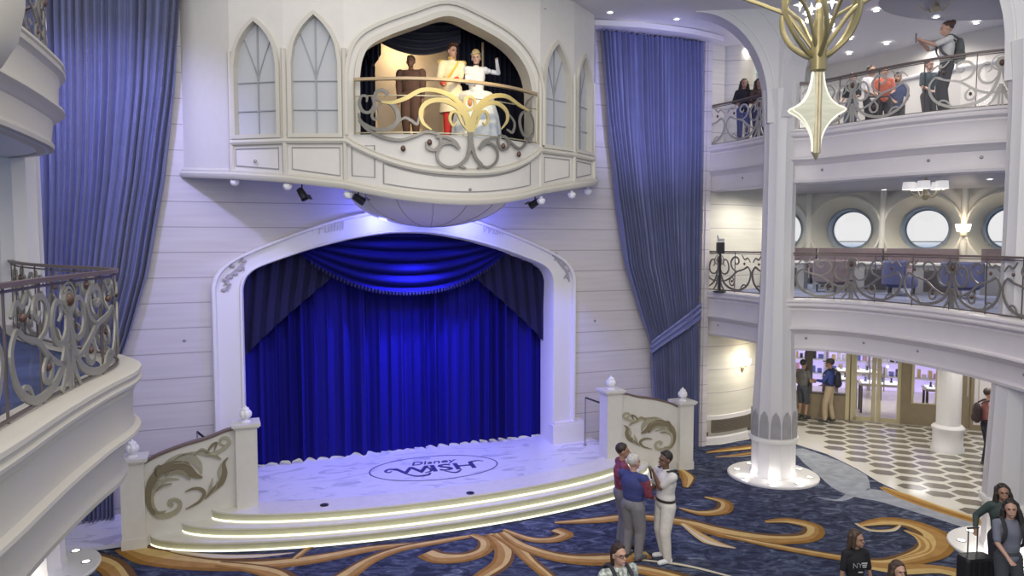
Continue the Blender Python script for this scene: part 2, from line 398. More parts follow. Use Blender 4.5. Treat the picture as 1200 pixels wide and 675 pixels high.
rc, fR = side_curtain(RIN, 7.40, 'side_curtain', 'tall periwinkle blue curtain right of the stage, gathered by a tie band', 10.02, 1, 24)
lc, fL = side_curtain(LIN, -7.15, 'side_curtain', 'tall periwinkle blue curtain left of the stage beside the near balcony', 10.4, -1, 22)
def tie(root, a, za, b, zb, nm='tie_band'):
    def f(u, v):
        s = bl(a, b, u); z = bl(za, zb, u**.9)+(v-.5)*bl(.30, .42, u)
        return L(s, .40+.035*sin(v*2*pi*2.5)-.16*u**3, z)
    MB().grid(f, 24, 16).build(nm, mat('tie_band_blue', (.13, .145, .36), .65, sheen=.3), root, STG, smooth='all')
tie(rc, 5.90, 2.62, 7.44, 3.45); tie(lc, -5.50, 2.72, -7.2, 3.45)
# ================================================================ STAGE PLATFORM
C0 = .3
def edge(hw, amp, n=64, s0=C0):
    P = []
    for i in range(n+1):
        a = -cos(pi*i/n); P.append((s0+hw*a, 1.68+amp*max(0, 1-a*a)**.6))
    return P
E0, E1, E2 = edge(4.22, 1.05), edge(4.70, 1.25), edge(5.2, 1.38)
plat = MB(); nb = 0
P0 = [(-7.3, -.9)]+[(-5.0, 1.6)]*0+[(-3.95, 1.60)]+E0+[(4.6, 1.6), (4.6, -.9)]
top = [(C0-4.22, -.9)]+E0+[(C0+4.22, -.9)]
plat.add([L(s, t, .48) for s, t in top], [tuple(range(len(top)))])
plat.add([L(-7.3, .0, .02), L(-7.3, 1.7, .02), L(-3.8, 1.7, .02), L(-3.8, 0, .02)], [(0, 1, 2, 3)])
plat.build('floor_stage', MARBLE, frame=STG, kind='structure', recalc=False)
def step(Eo, Ei, z1, z0, nm):
    o = MB(); n = len(Eo)
    fr = [(s, t) for s, t in Eo]
    o.add([L(s, t+.03, z1) for s, t in fr]+[L(s, max(t-.6, .8) if Ei is None else t-.45, z1) for s, t in fr], [(i, i+1, n+i+1, n+i) for i in range(n-1)], 0)   # tread
    o.add([L(s, t+.03, z1) for s, t in fr]+[L(s, t+.03, z1-.028) for s, t in fr], [(i, i+1, n+i+1, n+i) for i in range(n-1)], 0)  # nosing
    o.add([L(s, t+.03, z1-.028) for s, t in fr]+[L(s, t, z1-.030) for s, t in fr], [(i, i+1, n+i+1, n+i) for i in range(n-1)], 0)
    o.add([L(s, t, z1-.03) for s, t in fr]+[L(s, t, z0+.022) for s, t in fr], [(i, i+1, n+i+1, n+i) for i in range(n-1)], 1)
    o.add([L(s, t, z0+.022) for s, t in fr]+[L(s, t+.028, z0+.022) for s, t in fr]+[L(s, t+.028, z0) for s, t in fr], [(i, i+1, n+i+1, n+i) for i in range(n-1)]+[(n+i, n+i+1, 2*n+i+1, 2*n+i) for i in range(n-1)], 2)
    o.build(nm, [mat('step_stone', (.68, .66, .58), .3, noise=.05), RISER, GLOW], frame=STG, kind='structure', recalc=False)
step(E0, None, .481, .32, 'trim_2'); step(E1, 1, .32, .16, 'trim_3'); step(E2, 1, .16, 0, 'trim_4')
# emblem inlaid in the stage floor
em = MB(); c1 = stz(433, 553, .48); c2 = stz(583, 543, .48); ec = ((c1[0]+c2[0])/2, .86); ra = (c2[0]-c1[0])/2+.02; rb = .80
R0 = atan2(c2[1]-c1[1], c2[0]-c1[0])*.5
fe = lambda a, b, d: L(ec[0]+a*cos(R0)-b*sin(R0), ec[1]+a*sin(R0)+b*cos(R0), .482+d)
EL = [(ra*cos(2*pi*i/96), rb*sin(2*pi*i/96)) for i in range(96)]
em.ribbon(EL, .028, fe, 0, .003, closed=True)
for txt, sz, cy, sh, sx in (('Disney', .34, -.36, .25, 1.0), ('WISH', .60, .08, .0, 1.15)):
    Vt, Ft = text_mesh(txt, sz, .002, sh, .012 if txt == 'WISH' else .004)
    em.add([fe(v[0]*sx+.02, cy-v[1]*1.0, .002+v[2]) for v in Vt], Ft)
em.ribbon(cr([(-.78, -.05), (-.92, -.14), (-1.02, -.02), (-.95, .07), (-.89, .0)], 6), [.09, .07, .05, .03], fe, 0, .004)
em.ribbon(cr([(-.62, .28), (-.45, .46), (-.22, .44), (-.15, .32)], 6), [.04, .09, .04], fe, 0, .004)
em.ribbon(cr([(.15, .30), (.35, .46), (.5, .30)], 6), [.03, .07, .03], fe, 0, .004)
em.ribbon(cr([(.80, -.16), (.98, -.20), (1.08, -.12)], 6), [.07, .05, .02], fe, 0, .004)
em.ribbon(cr([(-.25, .3), (-.1, .18), (-.16, -.12)], 6), [.03, .06, .04], fe, 0, .004)
em.build('stage_emblem', mat('inlay_navy', (.05, .05, .16), .4), frame=STG, label='dark oval ring with lettering inlaid in the white stage floor', cat='emblem', recalc=False)
for i, (x, y) in enumerate([(380, 592), (551, 578)]):
    p = onz(x, y, .485); MB().lathe([(.0, 0), (.075, 0), (.075, .012), (.05, .02), (0, .02)], (0, 0, 0), 16).build('floor_socket', BLACK, frame=Matrix.Translation(p), label=['small round black socket cover near the left front edge of the stage', 'small round black socket cover near the right front edge of the stage'][i], cat='socket')
# ================================================================ STAGE WINGS
WOFF = mat('ivory_paint', (.66, .64, .58), .42, noise=.03)
ORN_D = mat('ornament_dark_gold', (.24, .20, .125), .5, .3)  # darker tone of the two-toned gilding
ORN_L = mat('ornament_light_gold', (.46, .43, .31), .42, .4, noise=.1)
def finial_mb(o, c, r=.11):
    o.lathe([(.0, 0), (r*.8, 0), (r*.8, .02), (r*.35, .04), (r*.3, .07)], c, 14)
    cz = c[2]+.07+r*.8
    for k in range(5):
        a = 2*pi*k/5; o.ell((c[0]+r*.45*cos(a), c[1]+r*.45*sin(a), cz-.02), (r*.55, r*.55, r*.7), 10)
    for k in range(5):
        a = 2*pi*k/5+.6; o.ell((c[0]+r*.25*cos(a), c[1]+r*.25*sin(a), cz+.05), (r*.42, r*.42, r*.5), 10)
    o.ell((c[0], c[1], cz+.10), (r*.22, r*.22, r*.35), 8)
def post(o, s, t, z0, z1, wd=.36):
    o.box(L(s, t, (z0+z1)/2), (wd, wd, z1-z0)); o.box(L(s, t, z1+.02), (wd+.07, wd+.07, .04)); o.box(L(s, t, z1+.055), (wd+.12, wd+.12, .05))
    o.box(L(s, t, z0+.09), (wd+.03, wd+.03, .18))
def wing(sg, s_short, s_tall, t_short, t_tall, zs, zt, label, z_tall0=.0):
    root = empty('stage_wing', ST(s_short, t_short, 0), TH, label, 'stage wing')
    for s, t, z1, lb in ((s_short, t_short, zs, 0), (s_tall, t_tall, zt, 1)):
        o = MB(); post(o, s, t, 0, z1); o.build('post', WOFF, root, STG)
        f = MB(); finial_mb(f, L(s, t, z1+.08)); f.build('finial', mat('finial_white', (.8, .79, .8), .5), root, STG, smooth=True)
    a, b = s_short-sg*.17, s_tall+sg*.17
    top = cr([(0, zs-.06), (.15, bl(zs, zt, .12)), (.42, bl(zs, zt, .42)), (.68, bl(zs, zt, .62)), (.88, bl(zs, zt, .85)), (1, zt-.03)], 6)
    def pf(u, z, d): return L(bl(a, b, u), bl(t_short, t_tall, u)+d, z)
    n = len(top); o = MB()
    V = [pf(u, z, d) for d in (-.06, .06) for u, z in top]+[pf(u, 0, d) for d in (-.06, .06) for u, z in top]
    Fc = []
    for i in range(n-1):
        Fc += [(i, i+1, 2*n+i+1, 2*n+i), (n+i, n+i+1, 3*n+i+1, 3*n+i), (i, i+1, n+i+1, n+i)]
    o.add(V, Fc); o.build('wing_panel', WOFF, root, STG)
    h = MB(); h.ribbon([(u, z+.015) for u, z in top], .035, lambda u, z, d: pf(u, z, d), -.075, .075)
    h.build('cap_rail', mat('cap_rail_brown', (.16, .11, .09), .45), root, STG)
    # foliage relief: control points in a picture-like frame (x 110..522 along the panel, y down)
    K = .00385*(1.0 if sg < 0 else 1.0)
    def q(x, y): return ((x-110)/412, max(.05, (640-y)*K+(-.02 if sg < 0 else .30)))
    if sg > 0:
        ZB_ = stw(760, 531, 1.56)[1]
        def q(x, y): return ((x-100)/420, (525-y)*.0028+ZB_)
    leaves = [  # (points, widths, layer)
        ([(232, 470), (218, 462), (222, 446), (246, 444), (262, 462), (254, 490), (222, 508), (180, 510), (148, 486), (134, 440), (142, 396), (172, 362), (214, 348), (262, 352)], [18, 22, 22, 20, 22, 26, 30, 34, 36, 36, 34, 28, 18, 3], 0),
        ([(150, 500), (128, 450), (128, 390), (146, 340), (188, 300), (240, 286), (290, 300), (330, 340), (366, 356)], [8, 24, 32, 38, 44, 50, 52, 34, 3], 1),
        ([(176, 330), (206, 282), (260, 256), (316, 262), (350, 296), (362, 340)], [4, 28, 44, 50, 38, 3], 0),
        ([(200, 330), (240, 316), (280, 324), (312, 358)], [3, 20, 24, 2], 2),
        ([(164, 330), (160, 300), (176, 282), (186, 290)], [3, 14, 12, 2], 1),
        ([(220, 276), (280, 244), (340, 240), (392, 252), (430, 248), (466, 232), (490, 208), (480, 186), (456, 186), (448, 206), (466, 218)], [3, 10, 16, 22, 22, 22, 22, 20, 18, 14, 8], 0),
        ([(330, 246), (366, 226), (404, 246)], [2, 12, 2], 2), ([(384, 250), (410, 214), (434, 204), (420, 240)], [2, 14, 12, 2], 1),
        ([(392, 256), (426, 262), (452, 280)], [2, 14, 2], 2),
        ([(484, 276), (464, 300), (466, 346), (450, 388), (412, 420), (374, 456)], [3, 18, 30, 30, 20, 3], 1),
        ([(450, 300), (440, 340), (442, 380)], [2, 18, 3], 0), ([(412, 364), (402, 400), (384, 440)], [2, 18, 3], 0), ([(430, 380), (425, 410), (395, 440)], [2, 10, 2], 2),
        ([(286, 412), (322, 402), (356, 408), (372, 430), (352, 462), (318, 480), (286, 492)], [2, 12, 16, 18, 14, 9, 2], 1),
        ([(150, 470), (168, 492), (200, 488)], [2, 12, 2], 2), ([(160, 395), (190, 372), (230, 368)], [2, 9, 2], 2), ([(150, 380), (180, 330), (230, 310)], [2, 9, 2], 2), ([(236, 280), (280, 278), (320, 300)], [2, 9, 2], 2),
    ]
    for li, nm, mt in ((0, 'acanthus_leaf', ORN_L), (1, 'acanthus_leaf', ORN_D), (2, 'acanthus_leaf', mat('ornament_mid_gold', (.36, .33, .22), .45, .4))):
        for pts, wd, ly in leaves:
            if ly != li: continue
            o = MB()
            C_ = [q(*p) for p in pts]; wl = abs(b-a)
            o.ribbon(cr([(u*wl, z) for u, z in C_], 7), [x*(.0031 if sg < 0 else .0026) for x in wd], lambda x, z, d: pf(x/wl, z, d), .05, .082+.012*li)
            o.build(nm, mt, root, STG, smooth=True)
    return root
sL, zLs = stw(155, 537, 1.7); sLt, zLt = stw(288, 496, 1.7)
wing(-1, sL, sLt, 1.66, 1.66, zLs-.06, zLt-.06, 'ivory stage wing left of the stage steps with gilded leaf relief and two finials')
sR, zRs = stw(800, 470, 1.5); sRt, zRt = stw(716, 457, 1.5)
wing(1, sR, sRt, 1.5, 1.5, zRs-.06, zRt-.06, 'ivory stage wing right of the stage steps with gilded leaf relief and two finials')
# side handrails behind the wings
def handrail(pts, foot, label, nm='handrail'):
    root = empty(nm, foot, 0, label, 'handrail')
    MB().tube([tuple(p) for p in pts], .022, 8).build('rail', BLACK, root)
    MB().tube([tuple(foot), tuple(pts[0])], .014, 8).lathe([(.05, 0), (.05, .01), (.02, .02)], tuple(foot), 10).build('post', mat('steel_grey', (.3, .3, .32), .4, .6), root)
sa = stw(686, 466, .55); sb = stw(709, 474, .9)
handrail([ST(sa[0], .55, sa[1]), ST(sb[0], .9, sb[1])], ST(sa[0], .55, .485), 'short dark handrail on a thin post behind the right stage wing')
sa = stw(231, 506, .8); sb = stw(241, 512, .5)
handrail([ST(sa[0], .8, sa[1]), ST(sb[0], .7, sb[1]+.02)], ST(sa[0], .8, .02), 'dark handrail end just showing above the left stage wing')
# ================================================================ BAY BALCONY ABOVE THE STAGE
BP = [(-4.27, 0), (-3.43, 1.0), (-2.55, 1.6), (-1.55, 2.0), (2.26, 2.0), (3.2, 1.6), (3.98, 1.0), (4.56, 0)]
ZB = [6.42, 6.34, 6.26, 6.14, 6.14, 6.30, 6.42, 6.56]
BC = .355
IVORY = mat('bay_ivory_paint', (.68, .65, .60), .42, noise=.02)
IVTRIM = mat('bay_trim', (.58, .55, .48), .42)
HOLE = [stw(x, y, 2.0) for x, y in [(418, 90), (421, 70), (430, 53), (452, 40), (488, 27), (525, 16.5), (560, 30), (590, 47), (608, 64), (620, 85), (625, 108)]]
HOLE = [(-1.335, 7.08)]+HOLE+[(2.115, 7.08)]
def holez(s):
    for (a, za), (b, zb) in zip(HOLE, HOLE[1:]):
        if a <= s <= b and b > a: return za+(zb-za)*(s-a)/(b-a)
    return None
bay = MB()
WINS = []
def facet(i, hole=None):
    (s0, t0), (s1, t1) = BP[i], BP[i+1]; z0, z1 = ZB[i], ZB[i+1]; ln = sqrt((s1-s0)**2+(t1-t0)**2)
    us = [0, 1]
    if hole:
        u0, u1, zb, zs, za = hole; a = (u1-u0)/2*ln; h = za-zs; R = (a*a+h*h)/(2*a)
        def zt(u):
            x = abs(u-(u0+u1)/2)*ln; return zs+sqrt(max(0, R*R-(x+R-a)**2))
        us = [0]+[u0+(u1-u0)*k/16 for k in range(17)]+[1]
    for a_, b_ in zip(us, us[1:]):
        pa = (bl(s0, s1, a_), bl(t0, t1, a_)); pb = (bl(s0, s1, b_), bl(t0, t1, b_)); za_, zb_ = bl(z0, z1, a_), bl(z0, z1, b_)
        if hole and a_ >= u0-1e-6 and b_ <= u1+1e-6:
            bay.add([L(*pa, za_), L(*pb, zb_), L(*pb, zb), L(*pa, zb)], [(0, 1, 2, 3)])
            bay.add([L(*pa, zt(a_)), L(*pb, zt(b_)), L(*pb, 11.2), L(*pa, 11.2)], [(0, 1, 2, 3)])
        else: bay.add([L(*pa, za_), L(*pb, zb_), L(*pb, 11.2), L(*pa, 11.2)], [(0, 1, 2, 3)])
    if hole:
        nx, ny = -(t1-t0)/ln, (s1-s0)/ln   # outward (towards the audience)
        def fn(u, z, d): return L(bl(s0, s1, u/ln)+nx*d, bl(t0, t1, u/ln)+ny*d, z)
        uc = (u0+u1)/2*ln; A = (u1-u0)/2*ln
        arch = [(uc-A, zb), (uc-A, zs)]+[(uc-A+2*A*k/20, zt((uc-A+2*A*k/20)/ln)) for k in range(1, 20)]+[(uc+A, zs), (uc+A, zb)]
        WINS.append((fn, arch, uc, A, zb, zs, za, zt, ln, s0, s1, t0, t1, u0, u1))
facet(0)
facet(1, (.06, .90, 7.07, 8.32, 9.14)); facet(2, (.10, .93, 7.07, 8.35, 9.22))
facet(4, (.10, .88, 7.07, 8.35, 9.18)); facet(5, (.12, .88, 7.07, 8.32, 9.12)); facet(6)
# centre facet around the arched opening
xs = [-1.55]+[p[0] for p in HOLE]+[2.26]
xs = sorted(set([round(x, 4) for x in xs]))
for a_, b_ in zip(xs, xs[1:]):
    if b_ <= HOLE[0][0]+.002 or a_ >= HOLE[-1][0]-.002:
        bay.add([L(a_, 2.0, 6.14), L(b_, 2.0, 6.14), L(b_, 2.0, 11.2), L(a_, 2.0, 11.2)], [(0, 1, 2, 3)])
    else:
        ha = holez(min(max(a_, HOLE[1][0]+1e-4), HOLE[-2][0]-1e-4)) or 8; hb = holez(min(max(b_, HOLE[1][0]+1e-4), HOLE[-2][0]-1e-4)) or 8
        bay.add([L(a_, 2.0, ha), L(b_, 2.0, hb), L(b_, 2.0, 11.2), L(a_, 2.0, 11.2)], [(0, 1, 2, 3)])
def bow(s, d=0): return 2.0+.72*max(0, 1-((s-BC)/1.92)**2)+d
SD = [-1.56+.0764*i for i in range(51)]
def dipz(s):
    a = min(1, abs(s-BC)/1.9); return 6.44+.56*(a**2.4 if a < .96 else a**1.5)
def botz(s):
    a = min(1, abs(s-BC)/1.9); return 5.86+.28*a*a
bay.add([L(s, bow(s), botz(s)) for s in SD]+[L(s, bow(s), 7.08) for s in SD]+[L(s, 1.9, 7.08) for s in SD], [(i, i+1, 52+i, 51+i) for i in range(50)]+[(51+i, 52+i, 103+i, 102+i) for i in range(50)])
# underside
bay.add([L(s, t, z) for (s, t), z in zip(BP, ZB)], [(0, 1, 6, 7), (1, 2, 5, 6), (2, 3, 4, 5)])
bay.add([L(s, bow(s), botz(s)) for s in SD]+[L(s, 1.7, 6.12) for s in SD], [(i, i+1, 52+i, 51+i) for i in range(50)])
bay.build('wall_bay', IVORY, frame=STG, kind='structure', recalc=False)
# mouldings of the bay
mo = MB()
def mpath(pts, prof, pc=False): mo.sweep(prof, [(s, -t, z) for s, t, z in pts], flip=-1)
band = [(0, .0), (.05, .01), (.07, .05), (.06, .09), (.03, .11), (.04, .13), (.0, .15)]
low = [(-.05, -.02), (.06, -.02), (.09, .02), (.09, .07), (.05, .10), (.05, .13), (.02, .16), (0, .17)]
cpts = [(s, bow(s)) for s in SD]
mpath([(BP[i][0], BP[i][1], ZB[i]) for i in range(4)]+[(s, t, botz(s)) for s, t in cpts[1:-1]]+[(BP[i][0], BP[i][1], ZB[i]) for i in range(4, 8)], low)
mpath([(BP[i][0], BP[i][1], 6.92) for i in range(1, 4)]+[(s, t, dipz(s)-.08) for s, t in cpts[1:-1]]+[(BP[i][0], BP[i][1], 6.92) for i in range(4, 7)], band)
for i in (1, 2, 3, 4, 5, 6):          # corner ribs
    s, t = BP[i]; mo.tube([L(s, t+.01, ZB[i]+.1), L(s, t+.01, 6.95)], .05, 8); mo.tube([L(s, t+.01, 7.0), L(s, t+.01, 8.6)], .045, 8)
f0 = lambda a, b, d: L(a, 2.0+d, b)
HS = HOLE[:1]+cr(HOLE[1:-1], 5)+HOLE[-1:]
mo.ribbon([(s, z) for s, z in HS], .10, f0, -.35, .06)
OUTH = []
for i, (s, z) in enumerate(HS):
    a = Vector(HS[min(i+1, len(HS)-1)])-Vector(HS[max(i-1, 0)]); a.normalize(); OUTH.append((s-a.y*.20, z+a.x*.20))
mo.ribbon(OUTH, .06, f0, -.05, .07)
mo.build('trim_5', IVTRIM, frame=STG, smooth=True, kind='structure')
# recessed panel outlines on the bay apron + centre
pn = MB()
for fn, arch, uc, A, zb, zs, za, zt, ln, s0, s1, t0, t1, u0, u1 in WINS:
    i = [b[0] for b in BP].index(s0); z0, z1 = ZB[i]+.22, ZB[i+1]+.22
    a, b = uc-A+.02, uc+A-.02
    pn.ribbon([(a, z0), (b, z1), (b, 6.86), (a, 6.86)], .022, fn, .0, .012, closed=True)
fb = lambda a, b, d: L(a, bow(a, d), b)
a, b = -1.45, 2.15
inner = [s for s in SD if a+.45 < s < b-.12]
pn.ribbon([(a, 6.36), (a+.36, 6.32), (a+.36, 6.88), (a, 6.88)], .022, fb, 0, .012, closed=True)
pn.ribbon([(s, botz(s)+.22) for s in inner]+[(s, dipz(s)-.10) for s in reversed(inner)], .022, fb, 0, .012, closed=True)
pn.build('trim_6', SHADOWLINE, frame=STG, kind='structure')
# gothic windows
for k, (fn, arch, uc, A, zb, zs, za, zt, ln, *_r) in enumerate(WINS):
    g = MB(); n = len(arch); g.add([fn(u, z, -.10) for u, z in arch], [tuple(range(n))])
    wd = g.build('window_%d' % (k+1), FROST, frame=STG, kind='structure')
    f = MB(); f.ribbon(arch, .07, fn, -.11, .045); f.ribbon([(uc-A-.04, zb), (uc+A+.04, zb)], .07, fn, -.11, .06)
    f.build('window_frame', IVTRIM, wd, STG)
    m_ = MB(); m_.ribbon([(uc, zb), (uc, za-.05)], .022, fn, -.10, -.075)
    for z in (zb+.47, zb+.98): m_.ribbon([(uc-A, z), (uc+A, z)], .018, fn, -.10, -.078)
    for sg in (-1, 1): m_.ribbon(cr([(uc, zb+1.0), (uc+sg*A*.15, zb+1.25), (uc+sg*A*.62, zt((uc+sg*A*.62)/ln)-.02)], 6), .016, fn, -.10, -.08)
    m_.build('muntin', mat('muntin_grey', (.33, .34, .36), .5), wd, STG)
# interior of the balcony: dark drapes, lit backdrop
ib = MB()
ib.add([L(-1.52, .12, 7.14), L(2.23, .12, 7.14), L(2.1, 2.0, 7.14), L(-1.4, 2.0, 7.14)], [(0, 1, 2, 3)])
ib.build('floor_balcony', mat('balcony_floor', (.12, .10, .09), .6), frame=STG, kind='structure')
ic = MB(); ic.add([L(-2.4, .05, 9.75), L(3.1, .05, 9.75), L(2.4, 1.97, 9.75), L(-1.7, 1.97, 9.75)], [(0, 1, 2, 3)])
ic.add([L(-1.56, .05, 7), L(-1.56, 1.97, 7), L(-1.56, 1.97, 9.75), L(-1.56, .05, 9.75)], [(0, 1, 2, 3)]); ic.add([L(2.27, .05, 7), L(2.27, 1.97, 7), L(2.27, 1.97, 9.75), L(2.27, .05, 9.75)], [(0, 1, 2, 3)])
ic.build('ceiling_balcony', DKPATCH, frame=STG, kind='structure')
root = empty('balcony_drapes', ST(BC, .3, 7.08), TH, 'dark navy drapes and swag hanging inside the balcony opening above the stage', 'curtain')
def drape(a, b, t, zt_, n, f0_=.0):
    def f(u, v):
        s = bl(a, b, u); return L(s, t+.05*sin(2*pi*n*u)+.015*sin(4*pi*n*u+v*3), bl(7.1, zt_, v))
    return f
MB().grid(drape(-1.5, -.78, .9, 9.7, 7), 84, 6).build('left_drape', DKPATCH, root, STG, smooth='all')
MB().grid(drape(.95, 2.2, .75, 9.7, 11), 110, 6).build('right_drape', DKPATCH, root, STG, smooth='all')
bq = [stw(x, y, .8) for x, y in ((458, 72), (487, 60), (560, 58))]
def bsw(u, v):
    a = 2*u-1; s = .0+.95*a; zt_ = 9.62; zb = 9.06-.20*(1-a*a)+.12*a*a; return L(s, 1.0+.06*sin(2*pi*5*v)*(1-abs(a)**3), bl(zt_, zb, v)+.05*a*a*(1-v))
MB().grid(bsw, 36, 50).build('swag', mat('charcoal_drape', (.035, .037, .06), .8), root, STG, smooth='all')
MB().grid(lambda u, v: L(-.98+.30*u, 1.02+.05*sin(2*pi*3*u), bl(9.5, 8.55+.25*abs(2*u-1), v)), 24, 6).build('tail_drape', DKPATCH, root, STG, smooth='all')
pb = MB(); pb.box(L(.10, .28, 8.2), (1.9, .06, 2.35)); bd = pb.build('stage_backdrop', mat('backdrop_cream', (.62, .50, .36), .8, noise=.04), frame=STG, label='plain cream backdrop panel behind the costumed couple in the balcony opening', cat='backdrop')
# slim pole behind the pair
pz = stw(566, 120, .95)
MB().tube([L(pz[0], .95, 7.08), L(pz[0], .95, stw(566, 50, .95)[1])], .025, 8).lathe([(.10, 0), (.10, .02), (.03, .05)], L(pz[0], .95, 7.08), 12).build('stage_pole', mat('pale_wood', (.50, .40, .26), .5), frame=STG, label='slim pale pole standing behind the woman in the ball gown', cat='pole')
# ---- balcony railing, bowed, with gilded scrollwork
def bowp(x, y):
    t = 2.55
    for _ in range(4):
        s, z = stw(x, y, t); t = bow(s, .06)
    return s, z
def px4(x, y): return bowp(415+x/3.555, 20+y/3.555)
root = empty('balcony_railing', ST(BC, 2.7, 6.5), TH, 'bowed balcony railing with gilded scrollwork above the stage', 'railing')
fr_ = lambda a, b, d: L(a, bow(a, .06+d), b)
zr = 8.03
h = MB(); h.ribbon([(s, zr) for s in SD[2:-2]], .05, fr_, -.045, .045); h.build('handrail', mat('lit_brass_rail', (.46, .34, .20), .4, .3), root, STG)
h = MB(); h.ribbon([(s, 7.74) for s in SD[2:-2]], .018, fr_, -.01, .01); h.ribbon([(s, 7.10) for s in SD[2:-2]], .02, fr_, -.01, .01)
for s in (SD[2], SD[-3]): h.tube([L(s, bow(s, .06), 7.08), L(s, bow(s, .06), zr)], .016, 6)
h.build('rail_frame', GOLDB, root, STG)
def bent(o, pts, wd, n=8, th=.02): o.ribbon(cr([px4(*p) for p in pts], n), [x*.0037 for x in wd], fr_, -th, th)
sc_ = MB()
ST_L = [([(482, 480), (476, 430), (455, 380), (410, 335), (350, 308), (280, 305), (215, 338), (160, 356), (112, 354)], [24, 26, 24, 22, 20, 20, 20, 16, 8]),
        ([(474, 470), (462, 420), (420, 368), (360, 346), (305, 356), (278, 392), (286, 440), (322, 470)], [20, 22, 22, 22, 22, 20, 16, 6]),
        ([(470, 470), (446, 436), (432, 400), (408, 396), (398, 424), (412, 452), (426, 436)], [8, 12, 14, 14, 14, 10, 5]),
        ([(490, 480), (496, 420), (530, 358), (580, 330), (636, 332), (686, 366), (728, 392)], [24, 24, 24, 22, 20, 18, 10]),
        ([(492, 470), (504, 410), (540, 368), (590, 358), (632, 388), (638, 430), (612, 468)], [20, 22, 22, 20, 20, 14, 5]),
        ([(498, 470), (514, 436), (524, 402), (546, 394), (558, 420), (548, 450), (534, 438)], [8, 12, 14, 14, 14, 10, 5]),
        ([(480, 330), (500, 345), (502, 370), (482, 386), (460, 372), (460, 345), (480, 330)], [14, 14, 14, 14, 14, 14, 14])]
for p, wd in ST_L: bent(sc_, p, wd)
sc_.build('gilded_scroll', mat('bright_gilt', (.62, .50, .20), .4, .35), root, STG, label='bright gilded scrolls around the central jewel')
sc_ = MB()
ST_P = [([(112, 354), (150, 360), (178, 392), (180, 436), (140, 466), (84, 466), (30, 436), (18, 400)], [10, 16, 20, 20, 18, 16, 12, 6]),
        ([(112, 360), (84, 388), (74, 412), (86, 428), (102, 408), (98, 378)], [6, 12, 12, 10, 10, 5]),
        ([(112, 352), (88, 338), (92, 314), (116, 304), (138, 318), (128, 330)], [8, 14, 16, 16, 16, 8]),
        ([(76, 332), (84, 366), (64, 396), (36, 392), (22, 360), (30, 330), (52, 332), (52, 354)], [12, 14, 14, 14, 12, 12, 12, 6]),
        ([(18, 430), (60, 472), (120, 500), (190, 512), (250, 496), (300, 478), (350, 490), (362, 524), (340, 552), (306, 546), (300, 518)], [8, 14, 16, 14, 12, 12, 14, 16, 16, 14, 8]),
        ([(482, 480), (484, 530), (470, 585), (442, 618), (466, 630)], [26, 20, 16, 14, 6]),
        ([(484, 480), (490, 530), (506, 585), (532, 618), (512, 630)], [26, 20, 16, 14, 6]),
        ([(440, 548), (410, 526), (368, 530), (346, 566), (354, 604), (396, 626), (440, 614)], [16, 14, 12, 12, 12, 12, 10]),
        ([(520, 548), (548, 526), (580, 532), (598, 566), (590, 604), (556, 626), (520, 612)], [16, 14, 12, 12, 12, 12, 10]),
        ([(340, 500), (380, 500), (420, 520), (440, 548)], [8, 14, 16, 8]), ([(600, 500), (570, 505), (540, 520), (520, 548)], [8, 14, 16, 8]),
        ([(606, 490), (600, 520), (614, 548), (640, 544), (644, 512), (624, 494)], [8, 14, 14, 14, 12, 8]),
        ([(748, 480), (720, 520), (690, 548), (650, 520), (610, 488)], [8, 14, 14, 12, 6]),
        ([(728, 392), (700, 400), (690, 440), (706, 490), (742, 500), (748, 440), (736, 400)], [10, 14, 16, 16, 12, 10, 8]),
        ([(748, 330), (724, 350), (716, 380), (736, 396)], [6, 12, 14, 8]), ([(640, 400), (668, 440), (660, 480), (636, 468)], [6, 12, 14, 8]),
        ([(180, 440), (210, 420), (236, 430), (262, 446), (270, 410)], [6, 12, 14, 12, 6])]
for p, wd in ST_P: bent(sc_, p, wd, th=.016)
sc_.build('scrollwork', PEWTER, root, STG, label='muted grey gold scrollwork')
for x, y in ((313, 522), (203, 548), (620, 538), (685, 572)):
    s, z = px4(x, y); MB().ell(L(s, bow(s, .08), z), (.045, .03, .055), 12).build('rosette', CABO, root, STG, smooth=True)
s, z = px4(480, 358); MB().ell(L(s, bow(s, .09), z), (.045, .03, .07), 12).build('jewel', mat('amber_jewel', (.55, .20, .05), .3), root, STG, smooth=True)
# scalloped corbel below the balcony
def corbel(u, v):
    th = pi*u; ph = v*pi/2; rib = 1+.02*abs(sin(th*7))
    s = BC-1.62*cos(th)*cos(ph)*rib; t = .72+1.62*sin(th)*cos(ph)*rib; z = 6.16-.68*sin(ph)
    return L(s, t, z)
MB().grid(corbel, 84, 16).grid(lambda u, v: L(BC-1.62*(1-2*u)*cos(v*pi/2), .72*(1-1)+.0+.72*(1-v*0)*1.0 if False else .72, 6.16-.68*sin(v*pi/2)), 4, 8).build('trim_7', mat('corbel_paint', (.63, .60, .58), .45), frame=STG, smooth='all', kind='structure')
cb = MB()
for k in range(1, 7):
    th = pi*k/7; cb.tube([tuple(Vector(corbel(k/7, v/10))+Vector((-.004*cos(th), -.006*sin(th), -.004))) for v in range(11)], .007, 5)
cb.build('trim_8', SHADOWLINE, frame=STG, kind='structure')  # dark lines laid in the creases as their shade
